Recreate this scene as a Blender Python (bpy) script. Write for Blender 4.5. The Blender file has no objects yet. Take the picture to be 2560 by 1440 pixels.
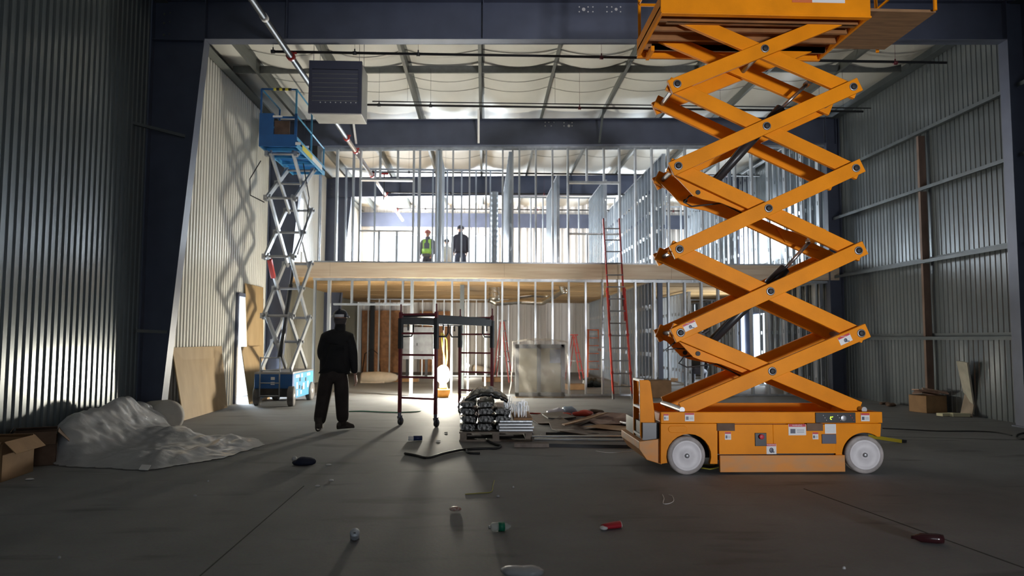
import bpy, bmesh, math, random
from mathutils import Vector, Matrix
random.seed(7)
C = bpy.context.scene.collection
S = bpy.context.scene
PI = math.pi
# ------------------------------------------------------------------ camera
F = 1800.0; EYE = 1.40
pit = math.atan(128/F); yaw = math.atan(70/F*math.cos(pit)); rol = 0.003
Fw = Vector((math.sin(yaw)*math.cos(pit), math.cos(yaw)*math.cos(pit), math.sin(pit)))
R0 = Vector((math.cos(yaw), -math.sin(yaw), 0)); U0 = R0.cross(Fw)
Rt = R0*math.cos(rol)+U0*math.sin(rol); Up = U0*math.cos(rol)-R0*math.sin(rol)
cam = bpy.data.objects.new('camera', bpy.data.cameras.new('camera')); C.objects.link(cam)
cam.matrix_world = Matrix(((Rt.x, Up.x, -Fw.x, 0), (Rt.y, Up.y, -Fw.y, 0), (Rt.z, Up.z, -Fw.z, EYE), (0, 0, 0, 1)))
cam.data.sensor_width = 36; cam.data.lens = F/2560*36; cam.data.clip_end = 300; cam.data.clip_start = 0.05
cam.data.dof.use_dof = True; cam.data.dof.focus_distance = 8.2; cam.data.dof.aperture_fstop = 1.6
S.camera = cam
def ray(px, py): return Fw + Rt*((px-1280)/F) + Up*((720-py)/F)
def at(px, py, Y):            # measured point of the photo on the vertical plane y = Y
    d = ray(px, py); t = Y/d.y; return Vector((d.x*t, Y, EYE+d.z*t))
def gr(px, py, z=0.0):        # measured point on the ground (or on the height z)
    d = ray(px, py); t = (z-EYE)/d.z; return Vector((d.x*t, d.y*t, z))
# ------------------------------------------------------------------ world, light, exposure
S.view_settings.view_transform = 'Standard'; S.view_settings.look = 'None'
S.view_settings.gamma = 1.0; S.view_settings.use_curve_mapping = False
S.view_settings.exposure = 0.0
w = bpy.data.worlds.new('sky'); S.world = w; w.use_nodes = True
bg = w.node_tree.nodes['Background']; bg.inputs[0].default_value = (0.84, 0.93, 1.0, 1); bg.inputs[1].default_value = 2.2
def area(name, loc, rot, sx, sy, power, col):
    l = bpy.data.lights.new(name, 'AREA'); l.shape = 'RECTANGLE'; l.size = sx; l.size_y = sy; l.energy = power; l.color = col
    o = bpy.data.objects.new(name, l); o.location = loc; o.rotation_euler = rot; C.objects.link(o); return o
DAY = (0.80, 0.91, 1.0)
# daylight through the windows and door openings (each lamp stands outside its opening, facing in), plus two added fills
area('daylight_end_left', (-2.7, 31.1, 5.0), (PI/2, 0, PI), 2.9, 1.7, 900, DAY)
area('daylight_end_mid', (0.0, 31.1, 5.0), (PI/2, 0, PI), 1.2, 1.7, 420, DAY)
area('daylight_end_right', (6.6, 31.1, 4.9), (PI/2, 0, PI), 2.6, 1.8, 600, DAY)
area('daylight_side_window', (-5.85, 20.6, 4.7), (0, -PI/2, 0), 1.6, 1.0, 300, DAY)
area('end_wall_fill', (-5.85, 27.5, 4.8), (0, -PI/2, 0), 1.7, 3.0, 2600, (0.96, 0.97, 1.0))  # added fill that brightens the far end wall through an added window
area('daylight_right_window', (9.6, 21.6, 4.7), (0, PI/2, 0), 1.7, 3.2, 480, DAY)
area('daylight_right_door', (9.6, 23.4, 1.2), (0, PI/2, 0), 2.2, 1.9, 450, DAY)
area('daylight_left_door', (-6.0, 16.6, 1.2), (0, -PI/2, 0), 2.2, 1.7, 350, DAY)
area('rear_fill', (3.0, -8.7, 2.0), (PI/2, 0, 0), 5.0, 3.0, 40, (0.82, 0.90, 1.0))  # unseen fill added behind the camera, soft light for the foreground
sp_ = bpy.data.lights.new('lift_fill_spot', 'SPOT'); sp_.energy = 5000; sp_.spot_size = 0.70; sp_.spot_blend = 0.9; sp_.shadow_soft_size = 0.45; sp_.color = (0.97, 0.97, 1.0)  # unseen spot added behind the camera to brighten the orange lift
so = bpy.data.objects.new('lift_fill_spot', sp_); so.location = (5.2, -7.0, 0.95); C.objects.link(so); so.rotation_euler = (Vector((3.1, 8.0, 3.7))-so.location).to_track_quat('-Z', 'Y').to_euler()
LAMP = 840.0
# ------------------------------------------------------------------ helpers
MATS = {}
def mat(name, rgb, rough=0.6, metal=0.0, var=0.0, scale=6.0, bump=0.0, bscale=40.0, stretch=(1, 1, 1), spec=None, rgb2=None, alpha=1.0, emit=0.0, detail=4.0):
    if name in MATS: return MATS[name]
    m = bpy.data.materials.new(name); m.use_nodes = True; nt = m.node_tree; b = nt.nodes['Principled BSDF']
    b.inputs['Base Color'].default_value = (*rgb, 1); b.inputs['Roughness'].default_value = rough; b.inputs['Metallic'].default_value = metal
    if spec is not None: b.inputs['Specular IOR Level'].default_value = spec
    if emit: b.inputs['Emission Color'].default_value = (*rgb, 1); b.inputs['Emission Strength'].default_value = emit
    if alpha < 1: b.inputs['Alpha'].default_value = alpha
    if var or bump:
        tc = nt.nodes.new('ShaderNodeTexCoord'); mp = nt.nodes.new('ShaderNodeMapping'); mp.inputs['Scale'].default_value = stretch
        nt.links.new(tc.outputs['Object'], mp.inputs[0])
    if var:
        n = nt.nodes.new('ShaderNodeTexNoise'); n.inputs['Scale'].default_value = scale; n.inputs['Detail'].default_value = detail
        nt.links.new(mp.outputs[0], n.inputs['Vector'])
        r = nt.nodes.new('ShaderNodeValToRGB'); r.color_ramp.elements[0].position = 0.32; r.color_ramp.elements[1].position = 0.68
        c2 = rgb2 or tuple(max(0, c*(1-var)) for c in rgb); c1 = rgb if rgb2 else tuple(min(1, c*(1+var*0.5)) for c in rgb)
        r.color_ramp.elements[0].color = (*c2, 1); r.color_ramp.elements[1].color = (*c1, 1)
        nt.links.new(n.outputs['Fac'], r.inputs[0]); nt.links.new(r.outputs[0], b.inputs['Base Color'])
    if bump:
        n2 = nt.nodes.new('ShaderNodeTexNoise'); n2.inputs['Scale'].default_value = bscale; n2.inputs['Detail'].default_value = 5
        nt.links.new(mp.outputs[0], n2.inputs['Vector'])
        bp = nt.nodes.new('ShaderNodeBump'); bp.inputs['Strength'].default_value = bump; bp.inputs['Distance'].default_value = 0.02
        nt.links.new(n2.outputs['Fac'], bp.inputs['Height']); nt.links.new(bp.outputs[0], b.inputs['Normal'])
    MATS[name] = m; return m

class MB:
    def __init__(s): s.v = []; s.f = []; s.m = []; s.mi = 0; s.sm = []; s.sflag = False
    def add(s, vs, fs):
        o = len(s.v); s.v += [Vector(v) for v in vs]
        for f in fs: s.f.append([i+o for i in f]); s.m.append(s.mi); s.sm.append(s.sflag)
        return s
    def use(s, i): s.mi = i; return s
    def box(s, x0, x1, y0, y1, z0, z1, M=None):
        vs = [Vector((x, y, z)) for z in (z0, z1) for y in (y0, y1) for x in (x0, x1)]
        if M: vs = [M @ v for v in vs]
        return s.add(vs, [(0, 2, 3, 1), (4, 5, 7, 6), (0, 1, 5, 4), (2, 6, 7, 3), (0, 4, 6, 2), (1, 3, 7, 5)])
    def cbox(s, c, sz, rot=(0, 0, 0)):
        from mathutils import Euler
        M = Matrix.Translation(Vector(c)) @ Euler(rot).to_matrix().to_4x4(); a, b, d = sz[0]/2, sz[1]/2, sz[2]/2
        return s.box(-a, a, -b, b, -d, d, M)
    def bar(s, p, q, w, h, up=(0, 0, 1)):      # rectangular bar; w across, h along 'up'
        p, q = Vector(p), Vector(q); d = (q-p).normalized(); u = Vector(up)
        if abs(d.dot(u)) > 0.98: u = Vector((0, 1, 0))
        r = d.cross(u).normalized(); u = r.cross(d).normalized(); vs = []
        for e in (p, q):
            for a, b in ((-1, -1), (1, -1), (1, 1), (-1, 1)): vs.append(e+r*(a*w/2)+u*(b*h/2))
        return s.add(vs, [(0, 1, 2, 3), (7, 6, 5, 4), (0, 4, 5, 1), (1, 5, 6, 2), (2, 6, 7, 3), (3, 7, 4, 0)])
    def tube(s, pts, r, n=8, caps=True):
        pts = [Vector(p) for p in pts]; k = len(pts); rs = r if isinstance(r, (list, tuple)) else [r]*k
        prev = None; vs = []; fs = []
        for i, p in enumerate(pts):
            d = (pts[min(i+1, k-1)]-pts[max(i-1, 0)]).normalized()
            if prev is None: a = d.orthogonal().normalized()
            else: a = (prev-d*prev.dot(d)).normalized()
            prev = a; b = d.cross(a)
            for j in range(n):
                t = 2*PI*j/n; vs.append(p+(a*math.cos(t)+b*math.sin(t))*rs[i])
        for i in range(k-1):
            for j in range(n): j2 = (j+1) % n; fs.append((i*n+j, i*n+j2, (i+1)*n+j2, (i+1)*n+j))
        if caps: fs.append(tuple(range(n))[::-1]); fs.append(tuple((k-1)*n+j for j in range(n)))
        f0 = s.sflag; s.sflag = True; s.add(vs, fs); s.sflag = f0; return s
    def lathe(s, c, axis, prof, n=24):         # prof: (distance along axis, radius)
        c = Vector(c); ax = Vector(axis).normalized()
        return s.tube2([(c+ax*h, r) for h, r in prof], ax, n)
    def tube2(s, pr, ax, n):
        a = ax.orthogonal().normalized(); b = ax.cross(a); vs = []; fs = []; k = len(pr)
        for p, r in pr:
            for j in range(n): t = 2*PI*j/n; vs.append(p+(a*math.cos(t)+b*math.sin(t))*max(r, 1e-4))
        for i in range(k-1):
            for j in range(n): j2 = (j+1) % n; fs.append((i*n+j, i*n+j2, (i+1)*n+j2, (i+1)*n+j))
        fs.append(tuple(range(n))[::-1]); fs.append(tuple((k-1)*n+j for j in range(n)))
        f0 = s.sflag; s.sflag = n > 12; s.add(vs, fs); s.sflag = f0; return s
    def cyl(s, p, q, r, n=16): p, q = Vector(p), Vector(q); return s.lathe(p, q-p, [(0, r), ((q-p).length, r)], n)
    def prism(s, poly, axis, a, b):            # poly in the two other axes, extruded from a to b
        n = len(poly)
        def mk(p, t): return {'x': (t, p[0], p[1]), 'y': (p[0], t, p[1]), 'z': (p[0], p[1], t)}[axis]
        vs = [mk(p, a) for p in poly]+[mk(p, b) for p in poly]
        return s.add(vs, [tuple(range(n)), tuple(range(2*n-1, n-1, -1))]+[(i, i+n, (i+1) % n+n, (i+1) % n) for i in range(n)])
    def ball(s, c, r, n=16, m=10, sc=(1, 1, 1)):
        c = Vector(c); vs = []; fs = []
        for i in range(m+1):
            ph = PI*i/m
            for j in range(n): t = 2*PI*j/n; vs.append(c+Vector((math.sin(ph)*math.cos(t)*sc[0], math.sin(ph)*math.sin(t)*sc[1], math.cos(ph)*sc[2]))*r)
        for i in range(m):
            for j in range(n): j2 = (j+1) % n; fs.append((i*n+j, (i+1)*n+j, (i+1)*n+j2, i*n+j2))
        f0 = s.sflag; s.sflag = True; s.add(vs, fs); s.sflag = f0; return s
    def build(s, name, mats, parent=None, org=(0, 0, 0), bevel=0, label=None, kind=None):
        me = bpy.data.meshes.new(name); o0 = Vector(org)
        me.from_pydata([v-o0 for v in s.v], [], s.f)
        mats = mats if isinstance(mats, (list, tuple)) else [mats]
        for m in mats: me.materials.append(m)
        me.polygons.foreach_set('material_index', s.m); me.polygons.foreach_set('use_smooth', s.sm)
        bm = bmesh.new(); bm.from_mesh(me)
        bmesh.ops.recalc_face_normals(bm, faces=bm.faces); bm.to_mesh(me); bm.free(); me.update()
        o = bpy.data.objects.new(name, me); C.objects.link(o)
        if parent is not None: o.parent = parent
        else: o.location = o0
        if bevel:
            b = o.modifiers.new('b', 'BEVEL'); b.width = bevel; b.segments = 2; b.limit_method = 'ANGLE'
        if label: o['label'] = label
        if kind: o['kind'] = kind
        return o
def tag(o, label, cat, group=None, kind=None):
    o['label'] = label; o['category'] = cat
    if group: o['group'] = group
    if kind: o['kind'] = kind
    return o
def root(name, loc, label, cat, group=None, rz=0):
    o = bpy.data.objects.new(name, None); C.objects.link(o); o.location = loc; o.rotation_euler = (0, 0, rz); o.empty_display_size = 0.1
    return tag(o, label, cat, group)
def copy_tree(o, parent=None):
    c = o.copy(); C.objects.link(c); c.parent = parent
    for ch in list(o.children): copy_tree(ch, c)
    return c
def struct(o, label=None):
    o['kind'] = 'structure'
    if label: o['label'] = label
    return o
# ------------------------------------------------------------------ materials
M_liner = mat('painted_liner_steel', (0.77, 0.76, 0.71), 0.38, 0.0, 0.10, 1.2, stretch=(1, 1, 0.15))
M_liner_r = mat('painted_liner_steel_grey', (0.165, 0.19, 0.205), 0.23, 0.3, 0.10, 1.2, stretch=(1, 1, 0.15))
M_end = mat('painted_end_steel', (0.78, 0.75, 0.72), 0.45, 0.05, 0.05, 1.0)
M_navy = mat('blue_grey_primer', (0.092, 0.108, 0.165), 0.42, 0.1, 0.15, 2.0)
M_purlin = mat('galvanised_purlin', (0.15, 0.16, 0.155), 0.5, 0.3, 0.15, 3.0, stretch=(3, 0.3, 3))
M_girt = mat('girt_steel', (0.10, 0.118, 0.13), 0.45, 0.3, 0.2, 2.0)
M_galv = mat('galvanised_stud', (0.56, 0.60, 0.64), 0.32, 0.62, 0.18, 9.0, stretch=(1, 1, 0.2), bump=0.15, bscale=18)
M_black = mat('black_pipe', (0.018, 0.018, 0.02), 0.45, 0.1)
M_red = mat('red_fitting', (0.42, 0.03, 0.025), 0.4)
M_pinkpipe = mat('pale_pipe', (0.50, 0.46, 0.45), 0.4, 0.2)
M_lumber = mat('laminated_timber', (0.74, 0.62, 0.47), 0.6, 0, 0.3, 2.2, stretch=(0.5, 8, 8), rgb2=(0.62, 0.47, 0.33))
M_osb = mat('plywood_ceiling', (0.60, 0.40, 0.19), 0.65, 0, 0.35, 2.0, stretch=(1, 6, 1), rgb2=(0.48, 0.28, 0.11))
M_ply = mat('plywood', (0.36, 0.245, 0.12), 0.6, 0, 0.25, 2.5, stretch=(2, 2, 0.6), rgb2=(0.29, 0.19, 0.085), detail=8)
M_plyedge = mat('plywood_edge', (0.40, 0.27, 0.14), 0.8)
M_yel = mat('orange_yellow_paint', (0.86, 0.28, 0.003), 0.5, 0, 0.12, 3.0, bump=0.05, bscale=60, spec=0.18)
M_yeld = mat('orange_yellow_paint_worn', (0.72, 0.26, 0.03), 0.55, 0, 0.5, 5.0, rgb2=(0.55, 0.27, 0.10), stretch=(1, 1, 2), detail=10)
M_blackp = mat('black_rubber', (0.02, 0.02, 0.022), 0.6, 0, 0.3, 20)
M_blacks = mat('black_satin', (0.03, 0.032, 0.036), 0.35, 0.2)
M_tyre = mat('pale_tyre', (0.46, 0.42, 0.41), 0.8, 0, 0.25, 9, rgb2=(0.27, 0.25, 0.245))
M_rim = mat('white_rim', (0.72, 0.70, 0.73), 0.5, 0, 0.12, 6)
M_chrome = mat('steel_bright', (0.60, 0.61, 0.63), 0.22, 0.95)
M_steel = mat('grey_steel', (0.33, 0.34, 0.36), 0.42, 0.6, 0.2, 5)
M_arm = mat('silver_grey_arm', (0.38, 0.40, 0.42), 0.38, 0.55, 0.15, 4)
M_blue_shade = mat('blue_paint_shaded', (0.009, 0.095, 0.31), 0.45, 0, 0.12, 4)  # the lift's blue darkened for faces in shadow
M_blue_lit = mat('blue_paint_lit', (0.06, 0.30, 0.55), 0.45, 0, 0.12, 4)  # the same blue lightened for sides that catch the light
M_white = mat('white_sticker', (0.75, 0.75, 0.76), 0.5)
M_stred = mat('sticker_red', (0.55, 0.03, 0.05), 0.5)
M_maroon = mat('maroon_paint', (0.13, 0.02, 0.028), 0.42)
M_card = mat('cardboard', (0.34, 0.20, 0.10), 0.85, 0, 0.2, 5)
M_cardd = mat('dark_cardboard', (0.16, 0.10, 0.07), 0.9, 0, 0.3, 5)
M_fab = mat('white_roof_facing', (0.75, 0.745, 0.70), 0.42, 0.0, 0.08, 1.5, stretch=(1, 0.5, 1), bump=0.35, bscale=2.5)
M_seam = mat('roof_seam', (0.22, 0.22, 0.20), 0.6)

def film(name, rgb, alpha, rough, bump=0.6, bs=9):
    m = mat(name, rgb, rough, 0, 0.15, 3, bump=bump, bscale=bs); b = m.node_tree.nodes['Principled BSDF']
    b.inputs['Alpha'].default_value = alpha; b.inputs['Coat Weight'].default_value = 0.4; b.inputs['Coat Roughness'].default_value = 0.12
    return m
M_film = film('plastic_film', (0.52, 0.53, 0.56), 0.90, 0.35)
M_wrap = film('clear_plastic_wrap', (0.70, 0.68, 0.64), 0.30, 0.25, 0.8, 7)
M_blkfilm = film('black_plastic_film', (0.02, 0.022, 0.022), 1.0, 0.16, 1.0, 14)
# concrete floor: grey, dusty, with blotches and saw-cut joints laid out in metres
def floor_mat():
    m = bpy.data.materials.new('concrete_slab'); m.use_nodes = True; nt = m.node_tree; b = nt.nodes['Principled BSDF']
    N = nt.nodes.new; L = nt.links.new
    tc = N('ShaderNodeTexCoord')
    n1 = N('ShaderNodeTexNoise'); n1.inputs['Scale'].default_value = 0.55; n1.inputs['Detail'].default_value = 9; n1.inputs['Roughness'].default_value = 0.62
    L(tc.outputs['Object'], n1.inputs['Vector'])
    r1 = N('ShaderNodeValToRGB'); e = r1.color_ramp.elements; e[0].position = 0.30; e[1].position = 0.70
    e[0].color = (0.165, 0.169, 0.178, 1); e[1].color = (0.275, 0.28, 0.290, 1); L(n1.outputs['Fac'], r1.inputs[0])
    mp = N('ShaderNodeMapping'); mp.inputs['Scale'].default_value = (0.45, 1.6, 1); L(tc.outputs['Object'], mp.inputs[0])
    n2 = N('ShaderNodeTexNoise'); n2.inputs['Scale'].default_value = 1.9; n2.inputs['Detail'].default_value = 6; L(mp.outputs[0], n2.inputs['Vector'])
    r2 = N('ShaderNodeValToRGB'); e = r2.color_ramp.elements; e[0].position = 0.27; e[1].position = 0.42
    e[0].color = (0.45, 0.44, 0.44, 1); e[1].color = (1, 1, 1, 1); L(n2.outputs['Fac'], r2.inputs[0])
    mx = N('ShaderNodeMixRGB'); mx.blend_type = 'MULTIPLY'; mx.inputs[0].default_value = 0.8; L(r1.outputs[0], mx.inputs[1]); L(r2.outputs[0], mx.inputs[2])
    n3 = N('ShaderNodeTexNoise'); n3.inputs['Scale'].default_value = 45; n3.inputs['Detail'].default_value = 3; L(tc.outputs['Object'], n3.inputs['Vector'])
    mx2 = N('ShaderNodeMixRGB'); mx2.blend_type = 'OVERLAY'; mx2.inputs[0].default_value = 0.18; L(mx.outputs[0], mx2.inputs[1]); L(n3.outputs['Color'], mx2.inputs[2])
    L(mx2.outputs[0], b.inputs['Base Color'])
    rr = N('ShaderNodeMapRange'); rr.inputs[3].default_value = 0.62; rr.inputs[4].default_value = 0.85; L(n1.outputs['Fac'], rr.inputs[0]); L(rr.outputs[0], b.inputs['Roughness'])
    bp = N('ShaderNodeBump'); bp.inputs['Strength'].default_value = 0.12; bp.inputs['Distance'].default_value = 0.01; L(n3.outputs['Fac'], bp.inputs['Height']); L(bp.outputs[0], b.inputs['Normal'])
    return m
# ------------------------------------------------------------------ building: key planes (metres)
XL, XR = -5.36, 9.10
Y1, Y2, Y3, YE = 11.50, 17.90, 24.30, 30.70
YB = -9.0
def beam_lo(x): return 6.27+0.019*x
def beam_hi(x): return 6.94+0.020*x
def roof_z(x): return 7.18+0.020*x
# floor
m = MB(); m.box(XL-0.5, XR+0.5, YB, YE+0.4, -0.2, 0); struct(m.build('floor', floor_mat()))
M_crack = mat('saw_cut', (0.04, 0.042, 0.04), 0.9)
def joint(name, a, b, w=0.012):
    m = MB(); a = gr(*a); b = gr(*b); m.bar((a.x, a.y, 0.0012), (b.x, b.y, 0.0012), w, 0.002); return struct(m.build(name, M_crack))
joint('trim_1', (2010, 1222), (2560, 1420)); joint('trim_2', (500, 1440), (760, 1215), 0.008); joint('trim_3', (1700, 1079), (2560, 1100), 0.01)
# corrugated walls with openings
def corrugated(name, material, horiz, const, u0, u1, z0, z1f, openings=(), pitch=0.135, depth=0.022, sign=1, thick=0.06):
    us = []; u = u0
    while u < u1:
        for t, d in ((0, 0), (0.52, 0), (0.62, 1), (0.90, 1), (1.0, 0)):
            uu = u+t*pitch
            if uu <= u1 and (not us or uu > us[-1][0]+1e-5): us.append((uu, d*depth))
        u += pitch
    for o in openings:                      # exact edges at the openings
        for e in (o[0], o[1]): us.append((e, 0.0))
    us.sort()
    zs = sorted(set([z0]+[v for o in openings for v in (o[2], o[3])]))
    m = MB(); n = len(zs)+1; vs = []; fs = []
    for uu, d in us:
        for k in range(n):
            z = zs[k] if k < len(zs) else z1f(uu)
            vs.append((const+sign*d, uu, z) if horiz == 'y' else (uu, const+sign*d, z))
    for i in range(len(us)-1):
        um = (us[i][0]+us[i+1][0])/2
        for k in range(n-1):
            zm = (zs[k]+(zs[k+1] if k+1 < len(zs) else zs[k]+0.1))/2
            if any(o[0] < um < o[1] and o[2] < zm < o[3] for o in openings): continue
            fs.append((i*n+k, (i+1)*n+k, (i+1)*n+k+1, i*n+k+1))
    m.add(vs, fs)
    o = m.build(name, material); s = o.modifiers.new('t', 'SOLIDIFY'); s.thickness = 0.004
    return struct(o)
DOOR_L = (15.75, 17.45, 0.0, 2.35); WIN_L = (20.0, 21.1, 3.95, 5.45); WIN_L_ADDED = (26.0, 29.0, 3.95, 5.6)  # last window is added, to let fill light reach the end wall
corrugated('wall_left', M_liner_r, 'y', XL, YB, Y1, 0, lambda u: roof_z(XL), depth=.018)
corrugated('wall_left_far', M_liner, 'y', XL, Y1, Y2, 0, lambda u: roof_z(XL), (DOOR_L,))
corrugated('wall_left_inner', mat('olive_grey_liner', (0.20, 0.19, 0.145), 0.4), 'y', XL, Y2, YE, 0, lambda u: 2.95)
corrugated('wall_left_upper', M_liner, 'y', XL, Y2, YE, 2.95, lambda u: roof_z(XL), (WIN_L, WIN_L_ADDED))
DOOR_R = (22.5, 24.1, 0.0, 2.30); WIN_R = (20.0, 23.2, 3.9, 5.5)
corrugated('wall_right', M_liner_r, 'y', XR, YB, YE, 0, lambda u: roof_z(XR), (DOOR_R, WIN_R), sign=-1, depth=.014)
WE = [(-4.15, -1.25, 4.15, 5.85), (-0.6, 0.6, 4.15, 5.85), (5.3, 7.9, 4.0, 5.8)]
corrugated('wall_back', M_end, 'x', YE, XL, XR, 0, lambda u: roof_z(u), WE, pitch=0.30, depth=0.03, sign=-1)
REAR_OPENING = (0.5, 5.5, 0.0, 3.4)  # unseen opening added to let soft sky light in from behind
corrugated('wall_front', M_liner_r, 'x', YB, XL, XR, 0, lambda u: roof_z(u), (REAR_OPENING,), pitch=0.30, depth=0.03, sign=1)
# window frames
M_wf = mat('white_window_frame', (0.7, 0.72, 0.75), 0.4)
for i, o in enumerate(WE):
    m = MB(); y = YE
    for x in (o[0], (o[0]+o[1])/2, o[1]): m.box(x-0.03, x+0.03, y-0.05, y+0.05, o[2], o[3])
    for z in (o[2], o[3]): m.box(o[0], o[1], y-0.05, y+0.05, z-0.03, z+0.03)
    struct(m.build('window_%d' % (i+1), M_wf))
for i, (o, x) in enumerate(((WIN_L, XL), (WIN_R, XR), (WIN_L_ADDED, XL))):
    m = MB()
    for y in (o[0], (o[0]+o[1])/2, o[1]): m.box(x-0.05, x+0.05, y-0.03, y+0.03, o[2], o[3])
    for z in (o[2], o[3]): m.box(x-0.05, x+0.05, o[0], o[1], z-0.03, z+0.03)
    struct(m.build('window_%d' % (i+4), M_wf))
for i, (o, x) in enumerate(((DOOR_L, XL), (DOOR_R, XR))):
    m = MB()
    for y in (o[0], o[1]): m.box(x-0.07, x+0.07, y-0.04, y+0.04, 0, o[3])
    m.box(x-0.07, x+0.07, o[0], o[1], o[3]-0.04, o[3]+0.04)
    struct(m.build('door_%d' % (i+1), M_navy))
# roof lining: white facing that sags between the purlins
PX = [-0.08+1.525*k for k in range(-4, 7)]
m = MB(); xs = []
edges = [XL]+[p for p in PX if XL+0.2 < p < XR-0.2]+[XR]
for a, b in zip(edges, edges[1:]):
    for k in range(8): t = k/8; xs.append((a+(b-a)*t, 4*t*(1-t)*(b-a)/1.525))
xs.append((XR, 0)); ys = [YB+i*0.4 for i in range(int((YE-YB)/0.4)+1)]+[YE]
vs = []
for y in ys:
    for x, g in xs:
        s_ = 0.115+0.04*math.sin(y*2.1+x)*math.cos(y*0.9)
        vs.append((x, y, roof_z(x)-s_*g-0.012*math.sin(y*5.2+x*3)*g))
n = len(xs); m.sflag = True
m.add(vs, [(i*n+j, i*n+j+1, (i+1)*n+j+1, (i+1)*n+j) for i in range(len(ys)-1) for j in range(n-1)])
struct(m.build('ceiling', M_fab))
m = MB(); m.box(XL-0.3, XR+0.3, YB-0.2, YE+0.2, 7.5, 7.6); struct(m.build('roof_deck', M_girt))
for k, y in enumerate((12.3, 13.35, 14.0, 15.5, 16.15, 20.1, 22.2)):
    m = MB()
    for a, b in zip(edges[1:-1], edges[2:-1]):
        pts = []
        for i in range(9): t = i/8; x = a+(b-a)*t; pts.append((x, y, roof_z(x)-4*t*(1-t)*(0.12+0.04*math.sin(y*2.1+x)*math.cos(y*0.9))-0.012))
        m.tube(pts, 0.006, 4)
    struct(m.build('trim_%d' % (k+4), M_seam))
# ------------------------------------------------------------------ steel frames
def frame_col_left(Y, label, wall=XL):
    r = root('steel_column', (wall, Y, 0), label, 'column'); o = (wall, Y, 0)
    zb, zt = beam_lo(XL), beam_hi(XL); bi, ti = wall+0.36, wall+0.86
    m = MB(); m.prism([(wall+0.01, 0), (bi, 0), (ti, zb), (ti, zt), (wall+0.01, zt)], 'y', Y-0.006, Y+0.006); m.build('web', M_navy, r, o)
    m = MB(); m.bar((bi, Y, 0), (ti, Y, zb), 0.22, 0.016, (1, 0, 0)); m.build('inner_flange', M_navy, r, o)
    m = MB(); m.box(wall+0.026, wall+0.04, Y-0.11, Y+0.11, 0, zt); m.build('outer_flange', M_navy, r, o)
    m = MB(); m.box(wall+0.04, ti, Y-0.1, Y+0.1, zb-0.01, zb+0.006); m.box(ti-0.008, ti+0.008, Y-0.1, Y+0.1, zb, zt); m.build('stiffener', M_navy, r, o)
    m = MB(); m.box(wall+0.03, bi+0.05, Y-0.14, Y+0.14, 0, 0.02); m.build('base_plate', M_navy, r, o)
    m = MB()
    for dz in (0.1, 0.3, 0.45): m.cyl((wall+0.18, Y-0.02, zb+dz), (wall+0.18, Y, zb+dz), 0.018, 8); m.cyl((wall+0.27, Y-0.02, zb+dz+0.02), (wall+0.27, Y, zb+dz+0.02), 0.012, 8)
    m.build('bolt_or_lit_hole', M_purlin, r, o)
    return r
frame_col_left(Y1, 'dark blue tapered steel column on the left wall, nearest to us')
frame_col_left(Y2, 'dark blue tapered steel column behind the blue scissor lift')
frame_col_left(Y3, 'dark blue tapered steel column at the far left inside the framed rooms')
def frame_col_right(Y, label):
    r = root('steel_column', (XR, Y, 0), label, 'column'); o = (XR, Y, 0); zt = beam_hi(XR)
    m = MB(); m.box(XR-0.36, XR-0.03, Y-0.006, Y+0.006, 0, zt); m.build('web', M_navy, r, o)
    m = MB(); m.box(XR-0.375, XR-0.36, Y-0.11, Y+0.11, 0, zt); m.build('inner_flange', M_navy, r, o)
    m = MB(); m.box(XR-0.04, XR-0.026, Y-0.11, Y+0.11, 0, zt); m.build('outer_flange', M_navy, r, o)
    m = MB(); m.box(XR-0.42, XR-0.03, Y-0.14, Y+0.14, 0, 0.02); m.build('base_plate', M_navy, r, o)
frame_col_right(Y1, 'dark steel column at the right edge of the picture'); frame_col_right(Y2, 'dark blue steel column at the right end of the two-storey framing')
frame_col_right(Y3, 'dark blue steel column on the right side inside the framed rooms')
def rafter(Y, label, x0=XL+0.86, x1=XR-0.38, holes=None, stiff=()):
    r = root('roof_beam', (0, Y, 6.3), label, 'beam'); o = (0, Y, 6.3)
    m = MB(); m.prism([(x0, beam_lo(x0)), (x1, beam_lo(x1)), (x1, beam_hi(x1)), (x0, beam_hi(x0))], 'y', Y-0.006, Y+0.006); m.build('web', M_navy, r, o)
    m = MB(); m.bar((x0, Y, beam_lo(x0)), (x1, Y, beam_lo(x1)), 0.22, 0.014); m.build('bottom_flange', M_navy, r, o)
    m = MB(); m.bar((x0-0.8, Y, beam_hi(x0-0.8)-0.01), (x1+0.3, Y, beam_hi(x1+0.3)-0.01), 0.22, 0.014); m.build('top_flange', M_navy, r, o)
    for sx in stiff:
        m = MB(); m.box(sx-0.008, sx+0.008, Y-0.1, Y-0.006, beam_lo(sx), beam_hi(sx)-0.01); m.build('stiffener', M_navy, r, o)
    if holes:
        m = MB()
        for hx, hz, hr in holes: m.cyl((hx, Y-0.012, hz), (hx, Y-0.006, hz), hr, 10)
        m.build('bolt_or_lit_hole', M_white, r, o)  # white discs stand for light showing through the web's holes
    return r
h1 = [(at(px, py, Y1).x, at(px, py, Y1).z, rr) for px, py, rr in ((1448, 18, .012), (1448, 30, .012), (1459, 24, .03), (1470, 18, .012), (1470, 30, .012), (1482, 18, .012), (1482, 30, .012),
      (1517, 18, .012), (1517, 30, .012), (1529, 18, .012), (1529, 30, .012), (1540, 24, .025), (1551, 18, .012), (1551, 30, .012))]
rafter(Y1, 'deep dark blue roof beam crossing the top of the picture', holes=h1, stiff=(at(720, 60, Y1).x, at(1208, 60, Y1).x, at(2088, 60, Y1).x))
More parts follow.
